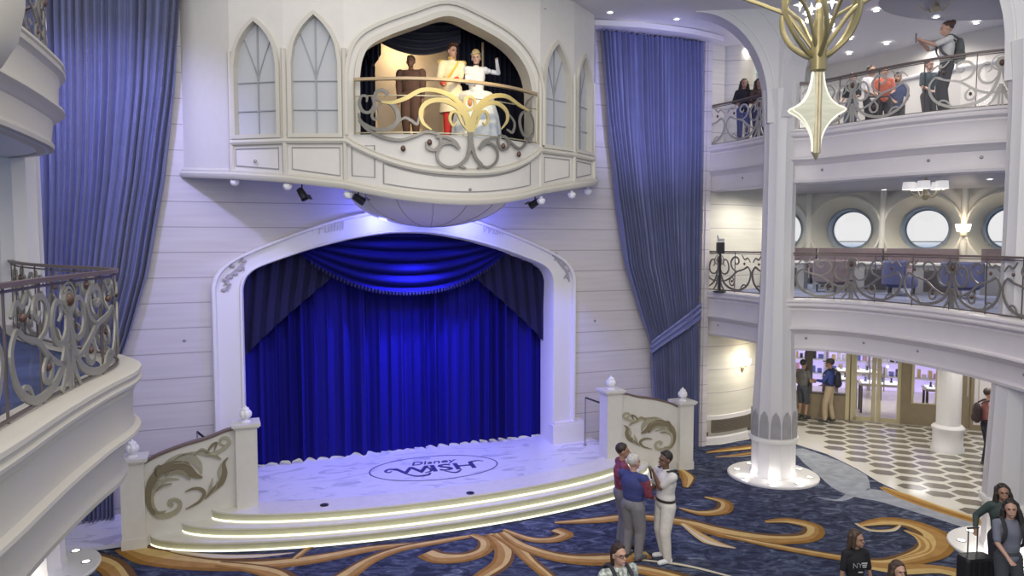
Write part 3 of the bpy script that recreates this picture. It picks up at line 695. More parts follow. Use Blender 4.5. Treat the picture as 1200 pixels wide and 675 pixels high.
# pendant rosettes and black spotlights
pend = [(275, 214, 1.0, 'outermost left corner'), (337, 219, 1.6, 'second corner from the left'), (408, 229, 2.0, 'corner left of the balcony front'), (634, 236, 2.0, 'corner right of the balcony front'), (670, 229, 1.6, 'second corner from the right'), (689, 225, 1.0, 'outermost right corner')]
for x, y, t, wh in pend:
    s, z = stw(x, y, t-.03); o = MB(); f = z; o.ell((0, 0, 0), (.075, .075, .065), 12)
    for k in range(6): o.ell((.05*cos(k*pi/3), .05*sin(k*pi/3), .02), (.035, .035, .04), 8)
    o.lathe([(.03, .03), (.03, .10)], (0, 0, 0), 8)
    o.build('pendant_rosette', mat('finial_white', (.8, .79, .8), .5), frame=Matrix.Translation(ST(s, t-.03, z)), smooth=True, label='white rosette pendant under the bay, '+wh, cat='ornament')
def spotfix(P, d, label):
    root = empty('spotlight', P, 0, label, 'spotlight'); R = Vector(d).to_track_quat('Z', 'Y').to_matrix().to_4x4(); fr = Matrix.Translation(P) @ R
    MB().lathe([(.0, -.11), (.06, -.10), (.07, 0), (.075, .12), (.065, .12), (.055, .08), (0, .08)], (0, 0, 0), 16).build('lamp_housing', BLACK, root, fr, smooth=True)
    b = MB(); b.box((0, 0, .0), (.17, .03, .02)); b.box((.085, 0, -.02), (.012, .03, .09)); b.box((-.085, 0, -.02), (.012, .03, .09)); b.build('yoke', BLACK, root, fr)
    MB().tube([P, P+Vector((0, 0, .26))], .014, 6).build('stem', BLACK, root)
    fl = MB(); fl.box((0, .09, .14), (.13, .008, .1)); fl.build('barn_door', BLACK, root, fr)
    return root
for x, y, t, dr, lb in ((354, 227, 1.5, (.45, -.2, -.7), 'black spotlight hanging below the left part of the bay'), (420, 233, 1.8, (.6, .3, -.4), 'black spotlight hanging near the left end of the balcony front'), (627, 238, 1.8, (-.6, .3, -.4), 'black spotlight hanging near the right end of the balcony front')):
    s, z = stw(x, y, t); spotfix(ST(s, t, z), dr, lb)
def speck(P, label, r=.028, nrm=None, grp=None):
    o = MB(); o.lathe([(0, -.02), (r, -.02), (r*1.1, .0), (r*.5, .012), (0, .012)], (0, 0, 0), 10)
    R = Vector(nrm or (0, -1, 0)).to_track_quat('Z', 'Y').to_matrix().to_4x4()
    o.build('wall_sprinkler', mat('steel_grey', (.3, .3, .32), .4, .6), frame=Matrix.Translation(P) @ R, label=label, cat='sprinkler', group=grp)
for x, y, t, lb in ((299, 189, 1.32, 'outer left panel of the bay'), (389, 199, 1.82, 'inner left panel of the bay'), (644, 208, 1.78, 'inner right panel of the bay'), (683, 204, 1.25, 'outer right panel of the bay')):
    s, z = stw(x, y, t); speck(ST(s, t+.02, z), 'small metal sprinkler head on the '+lb, nrm=SN)
s, z = bowp(552, 222); speck(ST(s, bow(s, .01), z), 'small metal sprinkler head on the curved front below the balcony railing', nrm=SN)
s, z = stw(216, 399, 0); speck(ST(s, .01, z), 'small metal sprinkler head on the planked wall left of the stage arch', nrm=SN)
s, z = stw(697, 376, 0); speck(ST(s, .01, z), 'small metal sprinkler head on the planked wall right of the stage arch', nrm=SN)
# ================================================================ COLUMNS, GALLERIES, FLOORS
P1 = Vector((5.79, 16.0, 0)); P2 = Vector((8.44, 12.04, 0)); PL = Vector((-7.55, 11.2, 0))
COLW = mat('column_white', (.66, .645, .65), .4)
COLG = mat('column_grey_marble', (.36, .35, .36), .35, noise=.08)
def column(P, label, ztop=8.4, plain=False):
    root = empty('column', P, 0, label, 'column')
    sh_fl = 0
    fl = lambda n, d: (lambda a, z: 1-d*abs(sin(a*n/2))**.7)
    MB().lathe([(0, 0), (.97, 0), (.97, .03), (.95, .045), (0, .045)], tuple(P), 48).build('base_disc', mat('disc_white', (.72, .71, .68), .35), root)
    MB().lathe([(.50, .04), (.50, .12), (.475, .16), (.47, .80), (.50, .84)], tuple(P), 72, wave=fl(12, .06)).build('pedestal', COLW, root, smooth=True)
    MB().lathe([(.44, .82), (.52, .83), (.53, .87), (.52, .91), (.44, .93)], tuple(P), 48).build('ring', mat('lit_ring', (.8, .79, .74), .35), root, smooth=True)
    prof = [(.485, .92), (.475, 1.3), (.45, 1.9), (.42, 2.6), (.39, 3.3), (.355, 4.1), (.345, 5.5), (.345, 7.3), (.36, 7.9), (.40, ztop)]
    MB().lathe(prof, tuple(P), 96, wave=fl(12, .055)).build('shaft', COLW, root, smooth=True)
    g = MB()
    for k in range(0 if plain else 12):
        a0 = 2*pi*(k+.5)/12
        pts = [(-.105, .93), (.105, .93), (.10, 1.25), (.07, 1.42), (.0, 1.52), (-.07, 1.42), (-.10, 1.25)]
        def fn(u, z, d): return (P.x+(.485+d)*cos(a0+u/.48), P.y+(.485+d)*sin(a0+u/.48), z)
        g.prism(pts, fn, -.03, .004)
    if not plain: g.build('base_petals', COLG, root)
    for k in range(8):
        a = 2*pi*(k+.5)/8; c = (P.x+.76*cos(a), P.y+.76*sin(a), .045)
        o = MB(); o.lathe([(.06, .0), (.075, .0), (.075, .012), (.058, .012)], c, 14, mi=0, cap=False); o.lathe([(.0, .008), (.060, .008)], c, 14, mi=1, cap=False)
        o.build('ground_lamp', [mat('steel_grey', (.3, .3, .32), .4, .6), LAMPW], root)
    return root
column(P1, 'white fluted column on a lit round base just right of the stage')
column(P2, 'white fluted column at the right edge of the photo beside the woman in grey', plain=True)
column(PL, 'white fluted column at the bottom left corner under the near balcony', 7.6)
for P in (P1, P2, PL):
    for a in (-1.9, -.9, -2.9):
        light('POINT', (P.x+.68*cos(a), P.y+.68*sin(a), .16), 2.6, (1, .95, .85), .05, name='ground_glow')
# gallery edges
def rot2(p, n): return p
E4 = cr([(4.72, 18.75), (5.3, 17.6), (5.62, 16.7), (5.74, 16.15), (5.92, 15.72), (6.40, 15.62), (7.0, 15.2), (7.52, 14.2), (7.85, 12.9), (7.93, 11.4), (7.8, 9.6), (7.3, 7.6), (6.6, 5.9)], 7)
E5 = cr([(4.72, 18.6), (5.3, 17.6), (5.62, 16.7), (5.74, 16.15), (5.95, 15.72), (6.35, 15.5), (6.8, 14.8), (7.38, 13.95), (8.0, 13.3), (8.75, 12.85), (9.8, 12.5), (11.5, 12.4)], 7)
L4 = cr([(-2.5, 1.9), (-2.88, 3.2), (-3.16, 4.45), (-3.43, 5.5), (-3.62, 6.4), (-3.74, 7.1), (-3.98, 7.62), (-4.45, 8.1), (-5.3, 8.75), (-6.3, 9.7), (-7.2, 10.8), (-8.2, 12.2)], 7)
L5 = cr([(-4.6, 5.6), (-5.1, 7.1), (-5.43, 8.25), (-5.75, 9.2), (-6.05, 9.95), (-6.5, 10.6), (-7.2, 11.1), (-8.4, 11.7)], 7)
FPROF = [(-.30, 0), (.03, 0), (.07, -.02), (.075, -.055), (.05, -.075), (.05, -.10), (.075, -.12), (.07, -.15), (.02, -.175), (.0, -.20), (.01, -.23), (-.01, -.27), (-.02, -.52), (.0, -.58), (.05, -.61), (.055, -.64), (.02, -.67), (-.03, -.70), (-.05, -.73), (-.09, -.76), (-.12, -1.0), (-.10, -1.04), (-.08, -1.07), (-.09, -1.12), (-.30, -1.14)]
def fascia(path, z, name, flip, m_=None): MB().sweep(FPROF, path, z, flip=flip).build(name, m_ or WHITE, smooth=True, kind='structure')
fascia(E4, 3.95, 'trim_9', -1); fascia(E5, 7.55, 'trim_10', -1)
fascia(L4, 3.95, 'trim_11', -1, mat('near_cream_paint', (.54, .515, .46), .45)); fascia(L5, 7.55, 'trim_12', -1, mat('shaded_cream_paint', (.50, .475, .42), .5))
def slab(path, back, ztop, zbot, nt, nb_, mt, mb_, thick=.1, inset=0):
    pts = [(p[0], p[1]) for p in path]+back
    n = len(pts); 
    MB().add([(x, y, ztop) for x, y in pts]+[(x, y, ztop-thick) for x, y in pts], [tuple(range(n)), tuple(range(2*n-1, n-1, -1))]).build(nt, mt, kind='structure')
    MB().add([(x, y, zbot) for x, y in pts]+[(x, y, zbot+.03) for x, y in pts], [tuple(range(n)), tuple(range(2*n-1, n-1, -1))]).build(nb_, mb_, kind='structure')
def ins(path, d, flip=-1):
    out = []
    for i, p in enumerate(path):
        a = Vector(path[min(i+1, len(path)-1)])-Vector(path[max(i-1, 0)]); a.normalize(); out.append((p[0]+a.y*d*flip*-1*-1, p[1]-a.x*d*flip*-1*-1))
    return out
LOUNGE = mat('lounge_carpet', (.17, .19, .30), .9, noise=.35, scale=1.6)
BACKR = [(11.5, 5.9), (19, 9), (19, 15.4), (7.9, 23.7), (7.2, 22.4), (6.6, 20.4), (5.6, 19.3)]
slab(ins(E4, .15), BACKR, 3.94, 2.84, 'floor_gallery', 'ceiling_arcade', LOUNGE, CEIL)
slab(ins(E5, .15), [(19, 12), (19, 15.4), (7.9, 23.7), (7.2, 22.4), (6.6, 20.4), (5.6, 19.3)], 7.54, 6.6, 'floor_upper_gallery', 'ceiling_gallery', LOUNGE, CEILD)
slab(ins(L4, .15), [(-10, 12.2), (-10, 1.9)], 3.94, 2.84, 'floor_near_balcony', 'ceiling_near_balcony', mat('balcony_carpet', (.05, .07, .18), .9, noise=.4, scale=2), CEIL)
slab(ins(L5, .15), [(-10, 11.7), (-10, 5.6)], 7.54, 6.42, 'floor_upper_balcony', 'ceiling_upper_balcony', LOUNGE, mat('pale_soffit', (.62, .64, .66), .5))
# near bulbous corbel at the top left
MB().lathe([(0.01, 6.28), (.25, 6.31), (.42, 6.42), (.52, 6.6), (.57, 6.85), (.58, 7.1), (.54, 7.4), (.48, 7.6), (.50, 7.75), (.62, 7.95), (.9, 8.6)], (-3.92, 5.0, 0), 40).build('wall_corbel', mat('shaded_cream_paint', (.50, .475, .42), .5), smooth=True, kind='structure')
# ---- walls right of the stage
CURV = cr([(4.70, 18.50), (5.35, 18.62), (6.2, 19.15), (6.9, 20.0), (7.45, 21.0), (7.9, 21.9)], 6)
def wall_strip(pts, z0, z1, name, m_, smooth=True):
    o = MB(); n = len(pts); o.add([(x, y, z0) for x, y in pts]+[(x, y, z1) for x, y in pts], [(i, i+1, n+i+1, n+i) for i in range(n-1)]); return o.build(name, m_, kind='structure', smooth='all' if smooth else False, recalc=False)
wall_strip(CURV, 0, 2.84, 'wall_right', PLANKW)
wall_strip(CURV, 3.94, 6.6, 'wall_right_gallery', PLANKW)
MB().sweep([(0, 0), (.03, 0), (.03, .14), (.015, .17), (0, .18)], CURV, 0, flip=-1).build('baseboard_right', TRIMW, kind='structure')
MB().sweep([(0, 0), (.03, 0), (.03, .10), (0, .11)], CURV, .62, flip=-1).build('trim_13', TRIMW, kind='structure')
# pilaster at the end of the stage wall, full height
e = ST(7.58, .06); MB().box((e.x, e.y, 5.1), (.22, .3, 10.2), rz=TH).box((e.x+.0, e.y, 5.1), (.10, .36, 10.2), rz=TH).build('trim_14', PLANK, kind='structure')
e = ST(-7.5, .06); MB().box((e.x, e.y, 5.1), (.22, .3, 10.2), rz=TH).build('trim_15', PLANK, kind='structure')
LW = ST(-7.6, 0); wall_strip([(LW.x-4.5, LW.y-4.2), (LW.x-2.2, LW.y-.9), (LW.x, LW.y)], 0, 10.2, 'wall_left', PLANK)
# vent grille and small grilles in the curved wall
def on_curv(u):   # u in metres along CURV
    acc = 0
    for a, b in zip(CURV, CURV[1:]):
        l = sqrt((b[0]-a[0])**2+(b[1]-a[1])**2)
        if acc+l >= u: k = (u-acc)/l; return Vector((bl(a[0], b[0], k), bl(a[1], b[1], k), 0)), Vector(((b[1]-a[1])/l, -(b[0]-a[0])/l, 0))
        acc += l
    return Vector((*CURV[-1], 0)), Vector((1, 0, 0))
def fc(u, z, d): p, n = on_curv(u); return tuple(p+n*d+Vector((0, 0, z)))
def grille(u0, u1, z0, z1, label, slats, nm='vent_grille', grp=None):
    p, n_ = on_curv((u0+u1)/2); root = empty(nm, (p.x, p.y, z0), 0, label, 'vent grille', grp)
    k = 10; us = [u0+(u1-u0)*i/k for i in range(k+1)]
    MB().ribbon([(u, (z0+z1)/2) for u in us], z1-z0, fc, .005, .02).build('backing', mat('grille_brown', (.16, .135, .11), .6), root)
    f = MB(); f.ribbon([(u, z0) for u in us], .03, fc, .005, .045); f.ribbon([(u, z1) for u in us], .03, fc, .005, .045); f.ribbon([(u0, z0), (u0, z1)], .03, fc, .005, .045); f.ribbon([(u1, z0), (u1, z1)], .03, fc, .005, .045)
    for i in range(slats): z = z0+(z1-z0)*(i+1)/(slats+1); f.ribbon([(u, z) for u in us], .012, fc, .005, .035)
    f.build('frame', mat('grille_bronze', (.20, .17, .135), .5, .3), root)
grille(.42, 2.45, .30, .60, 'long brown vent grille low on the curved planked wall', 8)
grille(.08, .30, .22, .30, 'tiny brown vent grille left of the long grille on the curved wall', 2)
grille(1.75, 1.98, .20, .27, 'tiny brown vent grille under the long grille on the curved wall', 2)
# framed mirror strip beyond the sconce
MB().ribbon([(2.52, 1.35), (2.52, 2.55), (2.75, 2.55), (2.75, 1.35)], .05, fc, .0, .05, closed=True).build('mirror_frame', WHITE, label='narrow white framed panel on the curved wall right of the lit sconce', cat='panel')
def sconce(P, nrm, label, k=1.0):
    root = empty('wall_sconce', P, 0, label, 'wall lamp'); n = Vector(nrm).normalized(); t = Vector((-n.y, n.x, 0))
    MB().lathe([(0, -.05), (.05, -.04), (.055, 0), (.03, .03), (0, .05)], tuple(P+n*.03-Vector((0, 0, .08))), 14).tube([P+n*.03-Vector((0, 0, .20)), P+n*.05-Vector((0, 0, .05))], .012).build('backplate', GOLD, root, smooth=True)
    for sg in (-1, 1):
        a = P+t*sg*.09+n*.13
        MB().tube(cr([P+n*.04-Vector((0, 0, .06)), P+n*.10+t*sg*.04-Vector((0, 0, .10)), P+n*.13+t*sg*.09-Vector((0, 0, .02))], 5), .009, 6).build('arm', GOLD, root)
        MB().lathe([(.045*k, 0), (.075*k, .14*k), (.073*k, .14*k), (.043*k, 0)], tuple(a), 16).build('lamp_shade', mat('sconce_shade', (.9, .85, .75), .6, emit=(1, .90, .72), es=4.5), root, smooth=True)
    light('POINT', tuple(P+n*.30+Vector((0, 0, .1))), 14, (1, .84, .6), .06, name='sconce_glow')
r = ray(855, 437); p, n = on_curv(1.42); sconce(p+Vector((0, 0, 1.98)), n, 'lit two-shade wall sconce on the curved planked wall right of the stage')
# ---- window wall of the deck above the arcade: deep round windows
WD = Vector((.8, -.6, 0)); WN = Vector((-.6, -.8, 0)); W0 = Vector((9.77, 21.62, 0))
def wf(a, z, d): return tuple(W0+WD*a+WN*d+Vector((0, 0, z)))
wl = MB(); fu = MB(); R1, R2, ZC = .98, .59, 5.53
NW = 5
for k in range(-1, NW):
    ca = 2.0*k; n = 40; V = []
    for i in range(n):
        a = 2*pi*i/n; cx, cz = cos(a), sin(a); m_ = min(1.0/max(1e-6, abs(cx)), (1.07 if cz > 0 else 1.62)/max(1e-6, abs(cz)))
        V += [wf(ca+cx*m_, ZC+cz*m_, 0), wf(ca+cx*R1, ZC+cz*R1, 0)]
    for i in range(n):
        j = (i+1) % n; wl.add([V[2*i], V[2*j], V[2*j+1], V[2*i+1]], [(0, 1, 2, 3)])
    # corner fillers
    for sx in (-1, 1):
        for zz in (1.07, -1.62): wl.add([wf(ca+sx*1.0, ZC+zz, 0), wf(ca+sx*.62, ZC+zz, 0), wf(ca+sx*1.0, ZC+zz*.62, 0)], [(0, 1, 2)])
wl.add([wf(-6, 3.9, 0), wf(-3, 3.9, 0), wf(-3, 6.7, 0), wf(-6, 6.7, 0)], [(0, 1, 2, 3)])
wl.build('wall_windows', mat('cabin_wall', (.60, .58, .52), .5), kind='structure', recalc=False)
for k in range(-1, NW):
    ca = 2.0*k; n = 40
    V = []; prof = [(R1+.03, .0), (R1+.02, .05), (R1-.03, .05), (R1-.04, .0), (R1-.06, -.05), (R2+.06, -.62), (R2+.02, -.62)]
    o = MB()
    for i in range(n):
        a = 2*pi*i/n
        for rr, d in prof: V.append(wf(ca+rr*cos(a), ZC+rr*sin(a), d))
    m_ = len(prof); o.add(V, [(i*m_+j, ((i+1) % n)*m_+j, ((i+1) % n)*m_+j+1, i*m_+j+1) for i in range(n) for j in range(m_-1)])
    w_ = o.build('window_%d' % (5+k), mat('cove_paint', (.62, .60, .52), .45), kind='structure', smooth=True)
    o = MB(); V = []; prof = [(R2+.05, -.60), (R2+.0, -.62), (R2-.02, -1.0), (R2-.06, -1.0), (R2-.06, -1.04)]
    for i in range(n):
        a = 2*pi*i/n
        for rr, d in prof: V.append(wf(ca+rr*cos(a), ZC+rr*sin(a), d))
    m_ = len(prof); o.add(V, [(i*m_+j, ((i+1) % n)*m_+j, ((i+1) % n)*m_+j+1, i*m_+j+1) for i in range(n) for j in range(m_-1)])
    o.ribbon([(ca-R2, ZC-.36), (ca+R2, ZC-.36)], .03, wf, -1.03, -1.0)
    o.build('window_frame', mat('porthole_slate', (.26, .31, .38), .4), w_, smooth=True)
    MB().add([wf(ca+(R2-.04)*cos(2*pi*i/n), ZC+(R2-.04)*sin(2*pi*i/n), -1.02) for i in range(n)], [tuple(range(n))]).build('window_glass', GLASS, w_)
    # pilaster between coves
    if k < NW-1: MB().tube([wf(ca+1.0, 3.95, .0), wf(ca+1.0, 6.6, .0)], .09, 12).build('trim_%d' % (20+k), WARMW, kind='structure', smooth=True)
for k in (1,):
    P = Vector(wf(2*k+1.0, 5.45, .09)); sconce(P, WN, 'lit two-shade wall sconce between the round windows on the first gallery', 1.3)
# upper deck back wall
wall_strip([(4.70, 18.5), (5.35, 18.75)], 7.54, 10.1, 'wall_upper_return', PLANKW, False)
MB().lathe([(.55, 7.54), (.55, 10.1)], (5.72, 19.25, 0), 40).build('wall_drum', PLANKW, smooth=True, kind='structure')
UPW = cr([(5.9, 19.7), (6.6, 20.9), (8.0, 21.3), (9.3, 20.2), (10.3, 18.2), (11.4, 16.7), (12.7, 15.6), (15.5, 14.4)], 6)
wall_strip(UPW, 7.54, 10.1, 'wall_upper', mat('upper_wall_paint', (.62, .59, .56), .5))
MB().sweep([(0, 0), (.06, .0), (.08, .04), (.06, .09), (0, .10)], UPW, 9.25, flip=-1).build('trim_16', TRIMW, kind='structure')
MB().sweep([(0, 0), (.03, .0), (.03, .12), (0, .13)], UPW, 7.56, flip=-1).build('baseboard_upper', TRIMW, kind='structure')
# exit sign
r = ray(883, 82); P = CP+r*(20.3/r.y)
root = empty('exit_sign', P, 0, 'small green lit exit sign hanging over the two people on the upper gallery', 'sign')
MB().box(P, (.46, .05, .16)).build('sign_face', mat('exit_green', (.2, .6, .45), .5, emit=(.45, .95, .75), es=.9), root)
Vt, Ft = text_mesh('EXIT', .13, .003); MB().add([(P.x+v[0], P.y-.03, P.z+v[1]) for v in Vt], Ft).build('lettering', mat('exit_white', (.9, .95, .9), .5, emit=(.9, 1, .95), es=1.2), root, recalc=False)
MB().tube([P+Vector((0, 0, .08)), (P.x, P.y, 10.05)], .012, 6).build('stem', BLACK, root)
# ---- main ceiling
cl = MB(); cl.add([(-14, 13.2, 10.08), (21, 13.2, 10.08), (21, 26, 10.08), (-14, 26, 10.08), (-14, 13.2, 10.4), (21, 13.2, 10.4), (21, 26, 10.4), (-14, 26, 10.4)], [(0, 1, 2, 3), (4, 5, 6, 7), (0, 1, 5, 4)])
cl.build('ceiling', CEIL, kind='structure')
def coved(pts, z, prof, name, m_=TRIMW): MB().sweep(prof, pts, z).build(name, m_, kind='structure', smooth=True)
# cornice ring above the right curtain
cpl = cr([tuple(ST(4.0, .50))[:2], tuple(ST(5.2, .72))[:2], tuple(ST(6.5, .72))[:2], tuple(ST(7.55, .50))[:2]], 10)
coved(cpl, 10.08, [(-.25, -.02), (-.25, -.14), (-.10, -.14), (-.05, -.10), (.02, -.09), (.06, -.04), (.30, -.03), (.33, 0)], 'trim_18')
# dark recessed ceiling field over the upper right gallery
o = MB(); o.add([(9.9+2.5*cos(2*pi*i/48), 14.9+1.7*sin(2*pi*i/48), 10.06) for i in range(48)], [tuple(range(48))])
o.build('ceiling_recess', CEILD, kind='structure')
# ---- arches springing from the columns
def arch_panel(A, B, zsp, rise, ztop, th, name, quarter=False, ea=.34, n=28):
    A = Vector((A[0], A[1], 0)); B = Vector((B[0], B[1], 0)); d = (B-A); ln = d.length; d.normalize(); nn = Vector((d.y, -d.x, 0))
    def f(a, z, t): return tuple(A+d*a+nn*t+Vector((0, 0, z)))
    lo = []
    for i in range(n+1):
        u = i/n
        if quarter: x = ea+(ln-ea)*(1-cos(u*pi/2)); z = zsp+rise*sin(u*pi/2)
        else: x = ea+(ln-2*ea)*(1-cos(u*pi))/2; z = zsp+rise*sin(u*pi)**.85
        lo.append((x, min(z, ztop-.02)))
    lo = [(0, zsp-.4), (ea*.98, zsp-.4)]+lo+([] if quarter else [(ln-ea*.98, zsp-.4), (ln, zsp-.4)])
    o = MB()
    for (xa, za), (xb, zb) in zip(lo, lo[1:]):
        for t in (-th/2, th/2): o.add([f(xa, za, t), f(xb, zb, t), f(xb, ztop, t), f(xa, ztop, t)], [(0, 1, 2, 3)])
        o.add([f(xa, za, -th/2), f(xb, zb, -th/2), f(xb, zb, th/2), f(xa, za, th/2)], [(0, 1, 2, 3)])
    o.build(name, COLW, kind='structure', recalc=False)
    g = MB()
    for off, wd in ((.16, .035), (.55, .025)):
        R = []
        for i in range(2, len(lo)-(0 if quarter else 2)):
            a = Vector(lo[min(i+1, len(lo)-1)])-Vector(lo[i-1]); a.normalize(); q = (lo[i][0]-a.y*off, lo[i][1]+a.x*off)
            if q[1] < ztop-.03 and q[0] > -.3: R.append(q)
        if len(R) > 2: g.ribbon(R, wd, f, th/2-.005, th/2+.025); g.ribbon(R, wd, f, -th/2-.025, -th/2+.005)
    return g, f
g, f = arch_panel((5.79, 16.0), (3.95, 16.25), 8.1, 1.955, 10.08, .55, 'wall_arch', True)
g.build('trim_30', SHADOWLINE if 0 else TRIMW, kind='structure', recalc=False)
g, f = arch_panel((5.79, 16.0), (8.44, 12.04), 8.2, 2.4, 11.2, .55, 'wall_arch_right')
g.build('trim_31', TRIMW, kind='structure', recalc=False)
# ================================================================ RAILINGS
HALF = [([(.02, .86), (.03, .62), (.07, .42), (.19, .21), (.42, .09), (.74, .07), (1.02, .22), (1.12, .47), (1.02, .63), (.90, .60)], [.10, .055, .055, .055, .055, .05, .045, .04, .03, .015]),
        ([(.05, .26), (.22, .27), (.42, .36), (.62, .50), (.84, .56), (1.02, .63)], [.02, .035, .04, .04, .035, .02]),
        ([(.44, .37), (.37, .27), (.42, .17), (.51, .18), (.53, .28), (.46, .37)], [.02, .03, .035, .035, .03, .02]),
        ([(.62, .51), (.47, .58), (.41, .72), (.50, .84), (.64, .84), (.69, .74), (.61, .68), (.56, .74)], [.02, .035, .04, .04, .04, .035, .03, .015]),
        ([(.05, .55), (.14, .44), (.28, .46), (.34, .60), (.28, .76), (.18, .78), (.15, .68), (.21, .62)], [.02, .035, .04, .04, .035, .03, .025, .012]),
        ([(.03, .35), (.09, .16), (.20, .02)], [.05, .045, .03]), ([(.015, .4), (.03, .02)], [.04, .03]),
        ([(.74, .07), (.82, .18), (.92, .20), (.95, .12)], [.02, .03, .03, .015]),
        ([(.80, .90), (.90, .80), (1.0, .84), (1.10, .74)], [.02, .03, .03, .02])]
def railing(path, zf, label, unit=2.3, start=0.0, height=.98, inset=.14, flip=-1, ornm=None, glass=True, dense=1, posts=.82, wk=1.0):
    P = [Vector((p[0], p[1])) for p in ins(path, inset)]
    acc = [0]
    for a, b in zip(P, P[1:]): acc.append(acc[-1]+(b-a).length)
    LN = acc[-1]
    import bisect
    def at(a):
        a = max(0, min(LN-1e-6, a)); i = max(0, bisect.bisect_right(acc, a)-1); i = min(i, len(P)-2); k = (a-acc[i])/(acc[i+1]-acc[i]); d = (P[i+1]-P[i]).normalized()
        return P[i].lerp(P[i+1], k), d
    def f(a, z, t): p, d = at(a); return (p.x-d.y*t, p.y+d.x*t, zf+z)
    root = empty('railing', (P[0].x, P[0].y, zf), 0, label, 'railing')
    n = max(8, int(LN/.12)); us = [LN*i/n for i in range(n+1)]
    MB().ribbon([(u, height) for u in us], .035, f, -.035, .035).build('handrail', mat('rail_walnut', (.13, .095, .085), .4), root)
    o = MB(); o.ribbon([(u, .03) for u in us], .022, f, -.012, .012); o.ribbon([(u, height-.045) for u in us], .018, f, -.010, .010)
    k = int(LN/posts)
    for i in range(k+1): u = max(.012, min(LN-.012, LN*i/k)); o.ribbon([(u, 0), (u, height)], .016, f, .005, .02)
    o.build('rail_frame', RAILD, root)
    if glass: 
        g = MB(); g.add([f(u, .04, .035) for u in us]+[f(u, height-.05, .035) for u in us], [(i, i+1, n+1+i+1, n+1+i) for i in range(n)]); g.build('glass_panel', GLASS, root, recalc=False)
    o = MB(); u0 = start-unit*int(start/unit+1)
    caps_ = []
    while u0 < LN+1.1:
        for sg in (-1, 1):
            for pts, wd in HALF:
                Q = [(u0+sg*x, z*height/.98) for x, z in cr(pts, 5)]
                if min(q[0] for q in Q) < .02 or max(q[0] for q in Q) > LN-.02:
                    Q = [q for q in Q if .02 <= q[0] <= LN-.02]
                if len(Q) > 2: o.ribbon(Q, [x_*wk for x_ in wd], f, -.018, .0)
        if .1 < u0 < LN-.1:
            R = [(u0+.085*cos(2*pi*i/20), .76+.10*sin(2*pi*i/20)) for i in range(20)]; o.ribbon(R, .022, f, -.022, .0, closed=True)
            R = [(u0+.15*cos(2*pi*i/20), .77+.135*sin(2*pi*i/20)) for i in range(20)]; o.ribbon(R, .018, f, -.018, .0, closed=True)
            caps_.append((f(u0, .76, -.012), .045))
        for sg in (-1, 1):
            for x, z in ((.455, .27), (.885, .70)):
                if .1 < u0+sg*x < LN-.1: caps_.append((f(u0+sg*x, z, -.01), .026))
        u0 += unit
    o.build('scrollwork', ornm or PEWTER, root)
    for p_, r_ in caps_: MB().ell(p_, (r_, r_, r_*1.3), 10).build('cabochon', CABO, root, smooth=True)
    return root
i1 = min(range(len(E4)), key=lambda i: (Vector(E4[i])-Vector((5.60, 16.75))).length); i2 = min(range(len(E4)), key=lambda i: (Vector(E4[i])-Vector((6.02, 15.66))).length)
railing(E4[1:i1+1], 3.95, 'short straight scrollwork railing on the first gallery between the curtain and the column', start=.55)
railing(E4[i2:], 3.95, 'long curved scrollwork railing on the first gallery right of the column', start=1.2)
i1 = min(range(len(E5)), key=lambda i: (Vector(E5[i])-Vector((5.60, 16.75))).length); i2 = min(range(len(E5)), key=lambda i: (Vector(E5[i])-Vector((6.04, 15.66))).length)
railing(E5[1:i1+1], 7.55, 'short scrollwork railing on the upper gallery below the exit sign', start=1.75, ornm=mat('pale_scroll', (.40, .385, .36), .5, .3))
railing(E5[i2:], 7.55, 'curved scrollwork railing on the upper gallery where people look down', start=3.75, unit=2.6, ornm=mat('pale_scroll', (.40, .385, .36), .5, .3))
railing(L4, 3.95, 'scrollwork railing around the near balcony at the left edge', start=4.35, unit=2.4, height=.95, ornm=mat('near_scroll', (.30, .29, .25), .45, .35), posts=.62, wk=1.35)
railing(L5, 7.55, 'scrollwork railing of the upper left balcony at the top left corner', start=2.2)
for x, y, nm in ((890, 209, 'fascia of the upper gallery left of the column'), (942, 203, 'fascia of the upper gallery just right of the column'), (963, 199, 'fascia of the upper gallery right of the hanging star'), (1086, 187, 'fascia of the upper gallery below the filming woman'), (1154, 183, 'fascia of the upper gallery left of the right column')):
    r = ray(x, y); k = (6.68-CH)/r.z; P = CP+r*k; d_ = min(E5, key=lambda p: (Vector((p[0], p[1]))-Vector((P.x, P.y))).length); 
    i = E5.index(d_); t = (Vector(E5[min(i+1, len(E5)-1)])-Vector(E5[i-1])).normalized(); nrm = Vector((t.y, -t.x, 0)); Q = Vector((d_[0], d_[1], 6.68))
    if nrm.dot(Q) > 0: nrm = -nrm
    speck(Q-nrm*.10, 'small sprinkler head on the '+nm, nrm=nrm)
for x, y, nm in ((837, 380, 'fascia of the first gallery left of the column'), (949, 405, 'fascia of the first gallery just right of the column'), (1008, 409, 'fascia of the first gallery above the shop doors'), (1075, 425, 'fascia of the first gallery right of the shop doors'), (1194, 449, 'fascia of the first gallery at the right edge')):
    r = ray(x, y); k = (3.1-CH)/r.z; P = CP+r*k; d_ = min(E4, key=lambda p: abs(p[0]/p[1]-(x-600)/F) if p[1] > 9 else 9)
    i = E4.index(d_); t = (Vector(E4[min(i+1, len(E4)-1)])-Vector(E4[i-1])).normalized(); nrm = Vector((t.y, -t.x, 0)); Q = Vector((d_[0], d_[1], 3.10))
    if nrm.dot(Q) > 0: nrm = -nrm
    speck(Q-nrm*.10, 'small sprinkler head on the '+nm, nrm=nrm)
